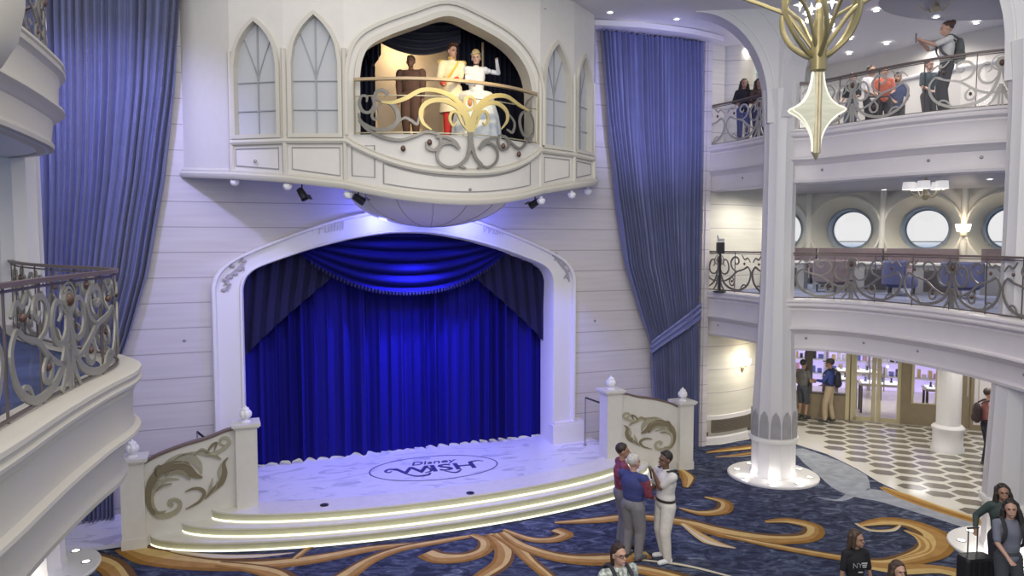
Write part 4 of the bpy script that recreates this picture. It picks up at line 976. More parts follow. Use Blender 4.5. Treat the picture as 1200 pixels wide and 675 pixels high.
# ================================================================ GROUND FLOOR
TILE = mat('cream_tile', (.66, .64, .58), .12, noise=.03, scale=2)
TILED = mat('dark_hex_tile', (.17, .155, .13), .14, noise=.15, scale=6)
gf = MB(); gf.add([(-14, 1, -.02), (20, 1, -.02), (20, 26, -.02), (-14, 26, -.02), (-14, 1, -.2), (20, 1, -.2), (20, 26, -.2), (-14, 26, -.2)], [(0, 1, 2, 3), (4, 5, 6, 7)], 0)
TEDGE = [onz(x, y) for x, y in [(934, 521), (969, 532), (1004, 549), (1030, 565), (1057, 577), (1105, 594), (1162, 612), (1215, 626)]]
ca, sa = cos(-.42), sin(-.42)
def inside_tile(x, y):
    if y > 21.6-(x-8.4)*.30 or x > 17: return False
    for a, b in zip(TEDGE, TEDGE[1:]):
        if (a.y >= y > b.y): k = (a.y-y)/(a.y-b.y); return x > a.x+(b.x-a.x)*k+.35
    return y > TEDGE[0].y and x > 8.1 if y > TEDGE[0].y else (x > 9.6)
nh = 0
for i in range(-30, 40):
    for j in range(-30, 40):
        u = i*.50; v = j*.56+(.28 if i % 2 else 0); x = 11+u*ca-v*sa; y = 16+u*sa+v*ca
        if not inside_tile(x, y): continue
        hx = []
        for a, b in ((-.29, 0), (-.15, .18), (.15, .18), (.29, 0), (.15, -.18), (-.15, -.18)): hx.append((x+a*ca-b*sa, y+a*sa+b*ca, -.0175))
        gf.add(hx, [tuple(range(6))], 1); nh += 1
gf.build('floor', [TILE, TILED], kind='structure')
cp = MB()
A1 = onz(65, 627); A2 = onz(141, 636); A3 = onz(825, 529)
poly = [(p.x, p.y) for p in TEDGE]+[(11.5, 8.5), (11.5, 2), (-12, 2), (-12, 12.9), (A1.x, A1.y), (A2.x, A2.y)]+[(ST(-4.6, 1.2).x, ST(-4.6, 1.2).y), (ST(5.9, 1.0).x, ST(5.9, 1.0).y), (ST(7.4, .1).x, ST(7.4, .1).y), (5.3, 18.45), (6.2, 18.95), (6.9, 19.7), (7.4, 20.4)]
cp.add([(x, y, 0) for x, y in poly], [tuple(range(len(poly)))], 0)
GR = [0]
def swirl(pts, wd, lay=0, tones=(1, 0, 2, 3), z=.003):
    GR[0] += 1; z = z+GR[0]*.0005; lay = 0
    C_ = cr([tuple(onz(x, y))[:2] for x, y in pts], 9); N = len(C_); W = [interp(wd, i/(N-1)) for i in range(N)]
    cuts = [-.5, -.28, .0, .30, .5]
    for q in range(4):
        V = []
        for i in range(N):
            a = Vector(C_[min(i+1, N-1)])-Vector(C_[max(i-1, 0)]); a.normalize(); nn = Vector((-a.y, a.x)); c = Vector(C_[i]); wob = .05*sin(i*.21+q*2)
            k0 = cuts[q]+(wob if 0 < q else 0); k1 = cuts[q+1]+(.05*sin(i*.21+(q+1)*2) if q < 3 else 0)
            l = c+nn*W[i]*k0; r_ = c+nn*W[i]*k1; V += [(l.x, l.y, z+lay*.0012), (r_.x, r_.y, z+lay*.0012)]
        cp.add(V, [(2*i, 2*i+1, 2*i+3, 2*i+2) for i in range(N-1)], 1+tones[q])
    cp.add([], [])
swirl([(934, 526), (962, 541), (985, 556), (1002, 575), (1040, 583), (1100, 602), (1180, 628), (1230, 640)], [.3, .9, 1.1, .7, .75, .6, .5, .5], 0, (5, 5, 5, 5))
swirl([(1006, 574), (985, 586), (958, 583)], [.28, .12, .02], 0, (5, 5, 5, 5))
swirl([(1033, 571), (1060, 582), (1105, 598), (1160, 615), (1215, 630)], [.12, .40, .36, .34, .34], 1, (0, 1, 0, 2))
# gold swirls
swirl([(146, 641), (180, 652), (232, 660), (300, 662), (370, 655), (435, 643), (500, 636)], [.35, .62, .52, .42, .36, .26, .08], 1)
swirl([(200, 646), (250, 652), (300, 652), (345, 648)], [.06, .16, .14, .02], 2, (2, 4, 4, 2))
swirl([(255, 661), (300, 667), (327, 675), (340, 690)], [.2, .3, .4, .5], 1)
swirl([(385, 690), (410, 672), (435, 656), (470, 643), (520, 634), (560, 627)], [.5, .34, .28, .24, .2, .1], 2)
swirl([(345, 655), (362, 642), (372, 634)], [.12, .14, .06], 1)
swirl([(500, 648), (516, 654), (545, 653), (566, 645), (568, 634), (552, 627)], [.42, .44, .36, .32, .26, .12], 1)
swirl([(574, 626), (590, 642), (588, 660), (566, 676), (550, 690)], [.2, .34, .34, .30, .3], 1)
swirl([(580, 626), (604, 640), (622, 658), (645, 678), (660, 700)], [.2, .28, .24, .24, .2], 2)
swirl([(588, 624), (612, 640), (654, 653), (704, 656), (760, 650)], [.2, .24, .36, .48, .3], 1)
swirl([(590, 621), (620, 632), (646, 633), (662, 627), (650, 621)], [.1, .20, .26, .32, .24], 1)
swirl([(650, 613), (700, 610), (745, 606), (800, 612), (850, 625), (900, 632), (945, 630), (952, 618), (925, 611), (897, 612)], [.1, .30, .34, .38, .5, .46, .40, .36, .30, .12], 1)
swirl([(800, 614), (830, 634), (862, 643)], [.1, .28, .03], 2, (2, 4, 2, 0))
swirl([(850, 628), (905, 640), (985, 654), (1040, 660), (1088, 648), (1096, 630), (1070, 616), (1040, 612), (1008, 616)], [.1, .22, .26, .34, .52, .60, .50, .42, .12], 1)
swirl([(1003, 614), (1020, 622), (1045, 622), (1055, 616)], [.06, .10, .10, .03], 2, (4, 4, 2, 2))
swirl([(1060, 622), (1080, 632), (1082, 645), (1050, 656)], [.05, .2, .2, .05], 2, (2, 0, 2, 0))
swirl([(1000, 662), (1050, 668), (1100, 668), (1150, 680)], [.1, .36, .30, .4], 2, (2, 2, 0, 0))
swirl([(796, 596), (822, 602), (846, 599), (848, 589), (826, 583)], [.06, .26, .34, .30, .10], 1)
swirl([(700, 690), (728, 668), (770, 672), (830, 690)], [.2, .3, .36, .5], 1)
swirl([(752, 657), (800, 663), (850, 675), (900, 690)], [.06, .07, .06, .05], 2, (4, 4, 4, 4))
swirl([(798, 551), (806, 560), (804, 572)], [.18, .35, .12], 1)
swirl([(62, 655), (95, 655), (130, 664), (150, 690)], [.5, .5, .42, .4], 1)
swirl([(828, 531), (850, 528), (885, 524), (905, 520)], [.12, .30, .4, .3], 1, (3, 2, 1, 3)); swirl([(838, 536), (868, 534), (895, 530)], [.05, .22, .3], 1, (4, 3, 0, 1))
cp.build('floor_carpet', [CARPET]+CGOLD+[CCREAM, CSILVER], kind='structure', recalc=False)
# ================================================================ SHOP BEHIND THE ARCADE
SA = Vector((7.9, 21.75, 0)); SD_ = (Vector((12.6, 20.1, 0))-SA).normalized(); SNN = Vector((SD_.y, -SD_.x, 0))
def sf(a, z, d): return tuple(SA+SD_*a+SNN*d+Vector((0, 0, z)))
def sq(px):
    r = ray(px, 480); k = (SA-CP).dot(SNN)/Vector((r.x, r.y, 0)).dot(SNN); return (CP+r*k-SA).dot(SD_) if False else ((Vector((r.x, r.y, 0))*k)-SA).dot(SD_)
BRASSP = mat('shopfront_bronze', (.25, .20, .13), .4, .35, noise=.06); BRASSL = mat('shopfront_gold', (.50, .44, .28), .35, .4)
def sbox(o, a0, a1, z0, z1, d0=-.06, d1=.06, mi=None):
    V = [sf(a, z, d) for a in (a0, a1) for d in (d0, d1) for z in (z0, z1)]
    o.add(V, [(0, 1, 3, 2), (4, 6, 7, 5), (0, 4, 5, 1), (2, 3, 7, 6), (0, 2, 6, 4), (1, 5, 7, 3)], mi)
q = {p: sq(p) for p in (925, 944, 951, 990, 999, 1023, 1029, 1055, 1058, 1068, 1096, 1106, 1127, 1131, 1136, 1140, 1170, 1230)}
root = empty('shop_window', SA+SD_*q[951], 0, 'bronze framed shop window over a low panel behind the two shoppers', 'shopfront')
o = MB(); sbox(o, q[925], q[990], 0, .72); o.build('base_panel', BRASSP, root)
o = MB(); sbox(o, q[944]-.05, q[951], .72, 2.84); sbox(o, q[925], q[990], .70, .76, -.08, .08); o.build('mullion', mat('bronze_dark', (.11, .095, .08), .45, .3), root)
o = MB(); o.add([sf(q[925], .76, 0), sf(q[990], .76, 0), sf(q[990], 2.84, 0), sf(q[925], 2.84, 0)], [(0, 1, 2, 3)]); o.build('glass_panel', GLASS, root)
root = empty('shop_doors', SA+SD_*q[1023], 0, 'gold framed glass double doors standing open into the bright shop', 'door')
def leaf(a0, a1, open_=0):
    r_ = MB(); w_ = .055
    for a in (a0, a1): sbox(r_, a-w_, a+w_, 0, 2.80, -.03, .03)
    sbox(r_, a0, a1, 0, .12, -.03, .03); sbox(r_, a0, a1, 2.5, 2.6, -.03, .03)
    sbox(r_, a0, a1, 1.28, 1.32, -.03, .03) if open_ else None
    d = r_.build('door_leaf', BRASSL, root)
    g = MB(); g.add([sf(a0, .12, 0), sf(a1, .12, 0), sf(a1, 2.5, 0), sf(a0, 2.5, 0)], [(0, 1, 2, 3)]); g.build('glass_panel', GLASS, d)
    h = MB(); m_ = (a0+a1)/2; e_ = a1 if a0 < q[1023] else a0; h.tube([sf(e_+(.12 if e_ == a0 else -.12), .9, .07), sf(e_+(.12 if e_ == a0 else -.12), 1.6, .07)], .018, 8); h.build('door_handle', GOLD, d)
leaf(q[999]+.03, q[1023]); leaf(q[1029], q[1055]-.04)
root = empty('shop_pier', SA+SD_*((q[990]+q[999])/2), 0, 'slim gold pier between the shop window and the glass doors', 'pier')
o = MB(); sbox(o, q[990], q[990]+.10, 0, 2.84, -.1, .1); sbox(o, q[999]-.07, q[999]+.0, 0, 2.84, -.1, .1); o.build('jamb', BRASSL, root)
o = MB(); sbox(o, q[990]+.10, q[999]-.07, 0, 2.84, -.05, .05); o.build('pier_panel', BRASSP, root)
root = empty('display_wall', SA+SD_*q[1068], 0, 'bronze panelled shop wall with a square lit display window right of the glass doors', 'shopfront')
z0, z1 = .62, 1.95
o = MB(); sbox(o, q[1055], q[1068], 0, 2.84); sbox(o, q[1096], q[1106]+.02, 0, 2.84); sbox(o, q[1068], q[1096], 0, z0); sbox(o, q[1068], q[1096], z1, 2.84); o.build('wall_panel', BRASSP, root)
o = MB(); o.ribbon([(q[1068], z0), (q[1096], z0), (q[1096], z1), (q[1068], z1)], .06, sf, .05, .09, closed=True); o.build('window_trim', BRASSL, root)
o = MB(); o.add([sf(q[1068], z0, 0), sf(q[1096], z0, 0), sf(q[1096], z1, 0), sf(q[1068], z1, 0)], [(0, 1, 2, 3)]); o.build('glass_panel', GLASS, root)
o = MB(); sbox(o, q[1106]+.02, q[1136], 0, 2.84, -.06, .04); sbox(o, q[1136], q[1140], 0, 2.84, -.06, .09); sbox(o, q[1140], q[1140]+4, 0, .12, -.06, .09)
o.build('wall_arcade_dado', BRASSP, kind='structure')
o = MB(); sbox(o, q[1140], q[1140]+6, 0.12, 2.84, -.06, .02); o.build('wall_arcade', WHITE, kind='structure')
o = MB(); o.ribbon([(q[1140]+.12, .3), (q[1140]+.95, .3), (q[1140]+.95, 2.6), (q[1140]+.12, 2.6)], .03, sf, .02, .04, closed=True); sbox(o, q[1127]+.1, q[1131]+.05, .9, 2.7, .04, .06); o.build('trim_40', mat('shadow_beige', (.40, .38, .34), .5), kind='structure')
# interior shell
SHW = mat('shop_wall', (.72, .70, .70), .5); 
o = MB(); o.add([sf(-1.2, 0, -5.2), sf(7, 0, -5.2), sf(7, 2.84, -5.2), sf(-1.2, 2.84, -5.2)], [(0, 1, 2, 3)]); o.add([sf(-1.2, 0, -5.2), sf(-1.2, 0, 0), sf(-1.2, 2.84, 0), sf(-1.2, 2.84, -5.2)], [(0, 1, 2, 3)]); o.add([sf(7, 0, -5.2), sf(7, 0, 0), sf(7, 2.84, 0), sf(7, 2.84, -5.2)], [(0, 1, 2, 3)])
o.build('wall_shop', SHW, kind='structure')
o = MB(); o.add([sf(-1.2, 2.83, -5.2), sf(7, 2.83, -5.2), sf(7, 2.83, -.06), sf(-1.2, 2.83, -.06)], [(0, 1, 2, 3)]); o.build('ceiling_shop', SHW, kind='structure')
o = MB(); o.add([sf(-1.2, -.012, -5.2), sf(7, -.012, -5.2), sf(7, -.012, .12), sf(-1.2, -.012, .12)], [(0, 1, 2, 3)]); o.build('floor_shop', mat('shop_floor', (.66, .62, .52), .2, noise=.05), kind='structure')
LILAC = mat('lilac_light_panel', (.6, .55, .85), .5, emit=(.62, .52, 1.0), es=.75)
def shelf_unit(a, label):
    P = SA+SD_*a-SNN*5.0; root = empty('display_shelf', P, 0, label, 'shelf'); o = MB(); sbox(o, a-.62, a+.62, 0, 2.5, -5.18, -5.05); o.build('back_panel', LILAC, root)
    o = MB()
    for z in (.5, 1.0, 1.5, 2.0, 2.5): sbox(o, a-.62, a+.62, z-.02, z+.02, -5.15, -4.75)
    for s_ in (-.62, .62): sbox(o, a+s_-.02, a+s_+.02, 0, 2.5, -5.15, -4.75)
    o.build('shelving', mat('shelf_white', (.7, .68, .7), .4), root)
    for z in (.52, 1.02, 1.52, 2.02):
        x = a-.5
        while x < a+.5:
            w_ = random.uniform(.08, .2); h_ = random.uniform(.12, .34); g = MB(); sbox(g, x, x+w_*.8, z, z+h_, -5.0, -4.82); x += w_+.04
            g.build('goods', random.choice([SHW, mat('goods_blue', (.12, .16, .45), .5), mat('goods_pink', (.6, .35, .45), .5), mat('goods_black', (.04, .04, .05), .5), mat('goods_gold', (.6, .45, .2), .4)]), root)
for i, a in enumerate((-.3, 1.05, 2.4, 3.75, 5.1)):
    shelf_unit(a, 'lit shop shelving unit, '+['far left behind the grey shopper', 'behind the shopper in the blue jacket', 'seen through the left glass door', 'seen through the right glass door', 'seen through the square display window'][i])
def counter(a, d, w_, label):
    P = Vector(sf(a, 0, d)); root = empty('display_table', P, 0, label, 'display case')
    o = MB()
    for s_ in (-1, 1):
        for t_ in (-1, 1): MB().box(sf(a+s_*(w_/2-.05), .42, d+t_*.25), (.05, .05, .84)).build('leg', mat('display_leg', (.14, .12, .10), .4, .4), root)
    o = MB(); sbox(o, a-w_/2, a+w_/2, .84, .90, d-.32, d+.32); o.build('table_top', mat('display_top', (.45, .40, .32), .4), root)
    o = MB(); sbox(o, a-w_/2+.03, a+w_/2-.03, .90, 1.22, d-.29, d+.29); o.build('glass_case', GLASS, root)
    o = MB(); sbox(o, a-w_/2+.06, a+w_/2-.06, .905, .93, d-.25, d+.25); o.build('lit_tray', mat('lit_tray', (.9, .9, .95), .5, emit=(.85, .88, 1), es=.9), root)
    for k in range(5):
        g = MB(); c = Vector(sf(a-w_/2+.18+k*(w_-.36)/4, .93, d)); g.lathe([(.05, 0), (.05, .02), (.02, .05), (.03, .12), (0, .15)], tuple(c), 10); g.build('jewellery', random.choice([GOLD, BLACK, mat('goods_blue', (.12, .16, .45), .5)]), root)
for a, d, w_, lb in ((.35, -1.1, 1.2, 'glass display table behind the shop window on the left'), (1.9, -1.8, 1.0, 'glass display table inside the shop seen through the left door'), (3.05, -1.3, 1.3, 'glass display table inside the shop seen through the right door'), (4.55, -1.0, .9, 'glass display table inside the shop behind the square display window'), (2.6, -3.4, 1.4, 'rear glass display table deep inside the shop')): counter(a, d, w_, lb)
for a in (.5, 2.3, 4.2):
    p_ = sf(a, 2.7, -2.4); light('AREA', p_, 34, (1, .96, .95), 1.2, target=(p_[0], p_[1], 0), name='shop_ceiling_light')
# small round column in the arcade
C3 = Vector((10.85, 18.0, 0)); root = empty('arcade_column', C3, 0, 'short white round column standing on the tiled arcade floor', 'column')
MB().lathe([(0, 0), (.37, 0), (.37, .10), (.34, .14), (.34, .5), (.37, .55), (.37, .60), (.31, .66)], tuple(C3-Vector((0, 0, .02))), 40).build('pedestal', COLW, root, smooth=True)
MB().lathe([(.275, .60), (.27, 2.5), (.32, 2.6), (.34, 2.83)], tuple(C3), 48, wave=lambda a, z: 1-.02*abs(sin(a*8))).build('shaft', COLW, root, smooth=True)
# ================================================================ LOUNGE ON THE FIRST GALLERY
MAUVE = mat('mauve_upholstery', (.17, .13, .145), .8, noise=.1); WTOP = mat('white_stone_top', (.72, .71, .69), .3); CHAR = mat('charcoal_wood', (.06, .055, .06), .5); GREYC = mat('grey_cabinet', (.30, .30, .31), .5)
def wbox(o, a0, a1, z0, z1, d0, d1): 
    V = [wf(a, z, d) for a in (a0, a1) for d in (d0, d1) for z in (z0, z1)]
    o.add(V, [(0, 1, 3, 2), (4, 6, 7, 5), (0, 4, 5, 1), (2, 3, 7, 6), (0, 2, 6, 4), (1, 5, 7, 3)])
def wempty(nm, a, d, label, cat, grp=None): return empty(nm, wf(a, 3.94, d), 0, label, cat, grp)
for a, lb in ((-1.32, 'mauve high-backed banquette at the far left end of the window wall'), (0.22, 'mauve high-backed banquette below the round window right of the column'), (2.05, 'mauve high-backed banquette below the middle round window'), (4.3, 'mauve high-backed banquette at the right end of the window wall')):
    root = wempty('banquette', a, .5, lb, 'sofa'); w_ = .60 if a < -1 else .86
    o = MB(); wbox(o, a-w_, a+w_, 3.94, 4.98, .10, .30); o.build('backrest', MAUVE, root)
    o = MB(); wbox(o, a-w_, a+w_, 4.10, 4.42, .30, .92); o.build('seat', mat('mauve_seat', (.24, .19, .21), .8), root)
    o = MB(); wbox(o, a-w_, a+w_, 3.94, 4.10, .32, .85); o.build('plinth', CHAR, root)
for a, d, w_, lb in ((-.6, 3.1, .42, 'white topped grey console behind the short railing'), (.35, 2.9, .45, 'white topped grey console just right of the column'), (1.5, 3.2, .55, 'white topped grey console in the middle of the lounge'), (2.8, 3.3, .55, 'white topped grey console left of the long sofa'), (4.4, 2.9, .8, 'wide white topped console near the right column')):
    root = wempty('console_table', a, d, lb, 'console'); o = MB(); wbox(o, a-w_, a+w_, 4.62, 4.67, d-.26, d+.26); o.build('table_top', WTOP, root)
    o = MB(); wbox(o, a-w_+.05, a+w_-.05, 3.94, 4.62, d-.2, d+.2); o.build('cabinet', GREYC, root)
    o = MB(); wbox(o, a-w_*.45, a+w_*.45, 4.0, 4.5, d+.2, d+.22); o.build('open_niche', CHAR, root)
def tub_chair(a, d, rz, m_, label):
    P = Vector(wf(a, 3.94, d)); root = empty('lounge_chair', P, rz, label, 'armchair'); fr = Matrix.Translation(P) @ Matrix.Rotation(rz, 4, 'Z')
    o = MB()
    for x, y in ((-.24, -.24), (.24, -.24), (-.24, .24), (.24, .24)):
        g = MB(); g.lathe([(.018, 0), (.025, .18)], (x, y, 0), 8); g.build('leg', CHAR, root, fr)
    o = MB(); o.lathe([(0, .18), (.30, .18), (.33, .24), (.33, .38), (.29, .44), (0, .44)], (0, 0, 0), 20); o.build('seat', m_, root, fr, smooth=True)
    o = MB(); n = 14
    for i in range(n+1):
        a_ = pi*.05+pi*.9*i/n
    pts = [(.34*cos(pi*(-.05+1.1*i/n)), .34*sin(pi*(-.05+1.1*i/n))) for i in range(n+1)]
    o.sweep([(0, .22), (.08, .26), (.08, .76), (.04, .80), (0, .76)], pts, 0, flip=-1, pclosed=True); o.build('backrest', m_, root, fr, smooth=True)
BLUEC = mat('blue_upholstery', (.09, .10, .21), .8)
for a, d, rz, m_, lb in ((-1.9, 3.2, 1.2, BLUEC, 'small blue lounge chair behind the short railing'), (.6, 3.9, 2.2, MAUVE, 'mauve lounge chair behind the railing right of the column'), (2.2, 4.2, 1.0, BLUEC, 'blue lounge chair in the middle of the lounge'), (3.4, 4.3, 2.6, BLUEC, 'blue lounge chair near the wide console'), (4.6, 3.9, 1.6, BLUEC, 'blue lounge chair closest to the right column')): tub_chair(a, d, rz, m_, lb)
# table lamp / dark post with cap seen above the short railing
r = ray(844, 300); P = CP+r*(17.9/r.y); root = empty('queue_post', (P.x, P.y, 3.94), 0, 'dark stand with a chrome-topped box rising above the short railing', 'stand')
MB().lathe([(.16, 0), (.16, .03), (.03, .05), (.03, .95)], (P.x, P.y, 3.94), 12).build('post', BLACK, root)
o = MB(); o.box((P.x, P.y, 5.02), (.17, .13, .28)); o.build('black_box', BLACK, root); o = MB(); o.box((P.x, P.y, 5.21), (.15, .12, .07)); o.tube([(P.x-.06, P.y, 5.24), (P.x-.08, P.y, 5.33)], .015, 6); o.build('chrome_cap', mat('chrome', (.7, .7, .72), .15, 1.0), root)
# ---- hanging shade chandeliers
def shade_lamp(P, label, n=5, R=.36, ztop=6.6, k=1.0, on=1.0, sh=.15):
    root = empty('chandelier', P, 0, label, 'chandelier')
    MB().lathe([(0, -.22), (.05, -.20), (.09, -.12), (.05, -.05), (.03, 0), (.03, .2), (.012, .22), (.012, ztop-P[2])], P, 16).build('stem', GOLD, root, smooth=True)
    for i in range(n):
        a = 2*pi*i/n+.3; e = Vector((P[0]+R*cos(a), P[1]+R*sin(a), P[2]+.0))
        MB().tube(cr([(P[0], P[1], P[2]-.12), (P[0]+R*.5*cos(a), P[1]+R*.5*sin(a), P[2]-.16), tuple(e)], 5), .011, 6).build('arm', GOLD, root)
        MB().lathe([(.15*k, 0), (.13*k, sh), (.128*k, sh), (.148*k, 0)], tuple(e), 18).build('lamp_shade', mat('shade_glow', (.9, .88, .86), .6, emit=(1, .96, .94), es=.45*on), root, smooth=True)
r = ray(1085, 222); P = CP+r*(14.7/r.y); shade_lamp((P.x, P.y, P.z), 'chandelier with white drum shades hanging in front of the middle round window', ztop=6.6, R=.30, k=.85)
r = ray(1097, 2); P = CP+r*(15.4/r.y); shade_lamp((P.x, P.y, P.z), 'chandelier with white drum shades at the top edge above the filming woman', ztop=10.05, R=.34)
# ---- recessed downlights
def down(P, label, grp, e=0, r=.07):
    o = MB(); o.lathe([(r*.8, -.008), (r*1.25, -.006), (r*1.25, .004)], (0, 0, 0), 18, mi=0, cap=False); o.lathe([(0, -.007), (r*.82, -.007)], (0, 0, 0), 18, mi=1, cap=False)
    o.build('recessed_downlight', [TRIMW, LAMPC], frame=Matrix.Translation(P), label=label, cat='ceiling light', group=grp)
    if e: light('SPOT', (P[0], P[1], P[2]-.03), e, (1, .95, .88), .05, target=(P[0], P[1], P[2]-3), spot=2.4, blend=.8, name='downlight_beam')
def dn(lst, z, labels, e, grp):
    for (x, y), lb in zip(lst, labels): P = onz(x, y, z); down((P.x, P.y, z-.006), lb, grp, e)
dn([(715, 14), (730, 26), (751, 26.5), (755, 31), (776, 31), (793, 22), (793, 38)], 10.08, ['recessed downlight above the right curtain, '+w_ for w_ in ('the one nearest the bay', 'second from the bay', 'upper one of the close pair', 'lower one of the close pair', 'just right of the close pair', 'rightmost and larger', 'rightmost, closest to the curtain top')], 0, None)
dn([(876, 54), (886, 73)], 10.06, ['recessed downlight under the small arch, higher one', 'recessed downlight just above the exit sign'], 60, None)
dn([(944, 82)], 10.06, ['recessed downlight between the column and the hanging star'], 0, None)
dn([(979, 36), (996, 45), (995, 62.5), (1027, 12), (1039, 51), (1097, 19.5), (1144, 26.5)], 10.05, ['recessed downlight over the upper gallery, '+w_ for w_ in ('small spot right of the golden stem', 'upper of the two right of the golden loops', 'lower of the two right of the golden loops', 'nearest the top edge', 'middle of the far wall', 'right under the small chandelier', 'rightmost near the column')], 55, None)
dn([(873, 223), (887, 222), (874, 229), (1004, 211), (1036, 222), (1160, 209.5)], 6.6, ['recessed downlight under the upper gallery, '+w_ for w_ in ('left of the pair behind the short railing', 'right of the pair behind the short railing', 'lowest behind the short railing', 'above the first round window', 'between the first and second round windows', 'rightmost near the right column')], 55, None)
# ================================================================ HANGING GOLD STAR LANTERN
HX, HY = 3.28, 8.0
root = empty('star_lantern', (HX, HY, 6.1), 0, 'golden tree-like hanging lantern ending in a glowing four-point star', 'chandelier')
GS = mat('star_gold', (.30, .255, .13), .36, .6)
def star(u, v, th, sg):
    return None
pr_ = [(0.0, 6.12), (.035, 6.16), (.045, 6.28), (.075, 6.38), (.13, 6.47), (.20, 6.54), (.29, 6.60), (.21, 6.645), (.145, 6.70), (.10, 6.78), (.07, 6.88), (.055, 6.98), (.055, 7.02)]
o = MB()
for k in range(4):
    a = [.22, pi-.22, pi+.22, -.22][k]; V = []
    for r_, z in pr_:
        th = .012+.05*(1-r_/.29)*.5
        V += [(HX+r_*cos(a), HY+r_*sin(a), z), (HX+.018*cos(a)-.035*sin(a), HY+.018*sin(a)+.035*cos(a), z), (HX+.018*cos(a)+.035*sin(a), HY+.018*sin(a)-.035*cos(a), z)]
    n = len(pr_); o.add(V, [(3*i, 3*i+3, 3*i+4, 3*i+1) for i in range(n-1)]+[(3*i, 3*i+3, 3*i+5, 3*i+2) for i in range(n-1)])
o.build('star_body', mat('star_glow', (.30, .30, .24), .5, emit=(1, .97, .74), es=.33), root)
o = MB()
for k in range(4):
    a = [.22, pi-.22, pi+.22, -.22][k]; o.tube(cr([(HX+(r_+.004)*cos(a), HY+(r_+.004)*sin(a), z) for r_, z in pr_[1:]], 3), .009, 6)
o.build('star_rim', mat('rim_glow', (.6, .58, .5), .4, emit=(1, .95, .75), es=.6), root)
o = MB()
for k in range(4):
    a = k*pi/2+pi/4; o.tube([(HX+.02*cos(a), HY+.035*sin(a), 6.14), (HX+.02*cos(a), HY+.035*sin(a), 7.05)], .026, 6)
o.lathe([(0, 6.06), (.012, 6.08), (.045, 6.15), (.02, 6.17)], (HX, HY, 0), 12); o.build('spine', GOLD, root, smooth=True)
o = MB(); o.lathe([(.06, 7.0), (.085, 7.02), (.095, 7.2), (.08, 7.3), (.05, 7.5), (.03, 8.2), (.02, 11.5)], (HX, HY, 0), 24, wave=lambda a, z: 1-.06*abs(sin(a*3))); o.build('stem', GS, root, smooth=True)
for k in range(6):
    a = k*pi/3+.25; R = lambda r_, z, w_=0: (HX+r_*cos(a+w_), HY+r_*sin(a+w_), z)
    o = MB(); o.tube(cr([R(.05, 7.16), R(.16, 7.21, .1), R(.32, 7.36, .12), R(.42, 7.60, .0), R(.38, 7.86, -.15), R(.22, 8.08, -.3), R(.05, 8.2, -.5)], 7), .030, 8, flat=.8); o.build('golden_loop', GS, root, smooth=True)
    o = MB(); o.tube(cr([R(.05, 7.24, .5), R(.16, 7.40, .55), R(.32, 7.62, .5), R(.55, 7.76, .4), R(.9, 7.98, .3), R(1.0, 8.3, .2)], 6), .024, 8, flat=.8); o.build('golden_branch', GS, root, smooth=True)
    if k < 5:
        c = R(.20, 7.62+.05*(k % 3), .5); o = MB()
        for q_ in range(4):
            b_ = q_*pi/2; o.add([(c[0]+.07*cos(b_), c[1]-.004, c[2]+.07*sin(b_)), (c[0]+.02*cos(b_+pi/4), c[1]-.02, c[2]+.02*sin(b_+pi/4)), (c[0], c[1]-.03, c[2]), (c[0]+.02*cos(b_-pi/4), c[1]-.02, c[2]+.02*sin(b_-pi/4)), (c[0], c[1]+.03, c[2])], [(0, 1, 2), (0, 2, 3), (0, 1, 4), (0, 4, 3)])
        o.build('crystal_star', mat('crystal_glow', (1, 1, .95), .3, emit=(1, .97, .9), es=2.5), root)
        o = MB(); c = R(.14, 7.50+.04*k, -.2); o.ell(c, (.028, .028, .028), 10); o.build('crystal_bulb', mat('crystal_glow', (1, 1, .95), .3), root, smooth=True)

light('POINT', (HX+.1, HY+.1, 8.6), 150, (1, .95, .86), .3, name='lantern_ceiling_fill')  # added fill above the lantern to brighten ceiling and fascias
# ================================================================ PEOPLE
SKINS = {'light': (.50, .30, .22), 'tan': (.36, .21, .14), 'brown': (.16, .085, .055), 'pale': (.58, .38, .30)}
def v3(*a): return Vector(a)
def capsule(o, a, b, ra, rb, n=12):
    a = Vector(a); b = Vector(b); d = (b-a)
    if d.length < 1e-5: return o.ell(tuple(a), (ra, ra, ra), n)
    d.normalize(); x = d.cross(Vector((0, 0, 1))) if abs(d.z) < .95 else d.cross(Vector((1, 0, 0))); x.normalize(); y = d.cross(x)
    rings = [(-1, 0), (-.86, .5), (-.5, .86), (0, 1)]; V = []
    seq = [(a+d*ra*k, ra*max(q_, 1e-3)) for k, q_ in rings]+[(b+d*rb*-k, rb*max(q_, 1e-3)) for k, q_ in reversed(rings)]
    for c, r in seq:
        for i in range(n): t = 2*pi*i/n; V.append(c+x*cos(t)*r+y*sin(t)*r)
    m = len(seq); F_ = [(i*n+k, (i+1)*n+k, (i+1)*n+(k+1) % n, i*n+(k+1) % n) for i in range(m-1) for k in range(n)]+[tuple(range(n)), tuple((m-1)*n+k for k in range(n))]
    return o.add(V, F_)
def ik(a, b, l1, l2, pole):
    a = Vector(a); b = Vector(b); d = b-a; L_ = min(d.length, (l1+l2)*.999); d.normalize(); b2 = a+d*L_
    k = (l1*l1-l2*l2+L_*L_)/(2*L_); h = sqrt(max(0, l1*l1-k*k)); p = Vector(pole); p = p-d*p.dot(d); p.normalize(); return a+d*k+p*h, b2
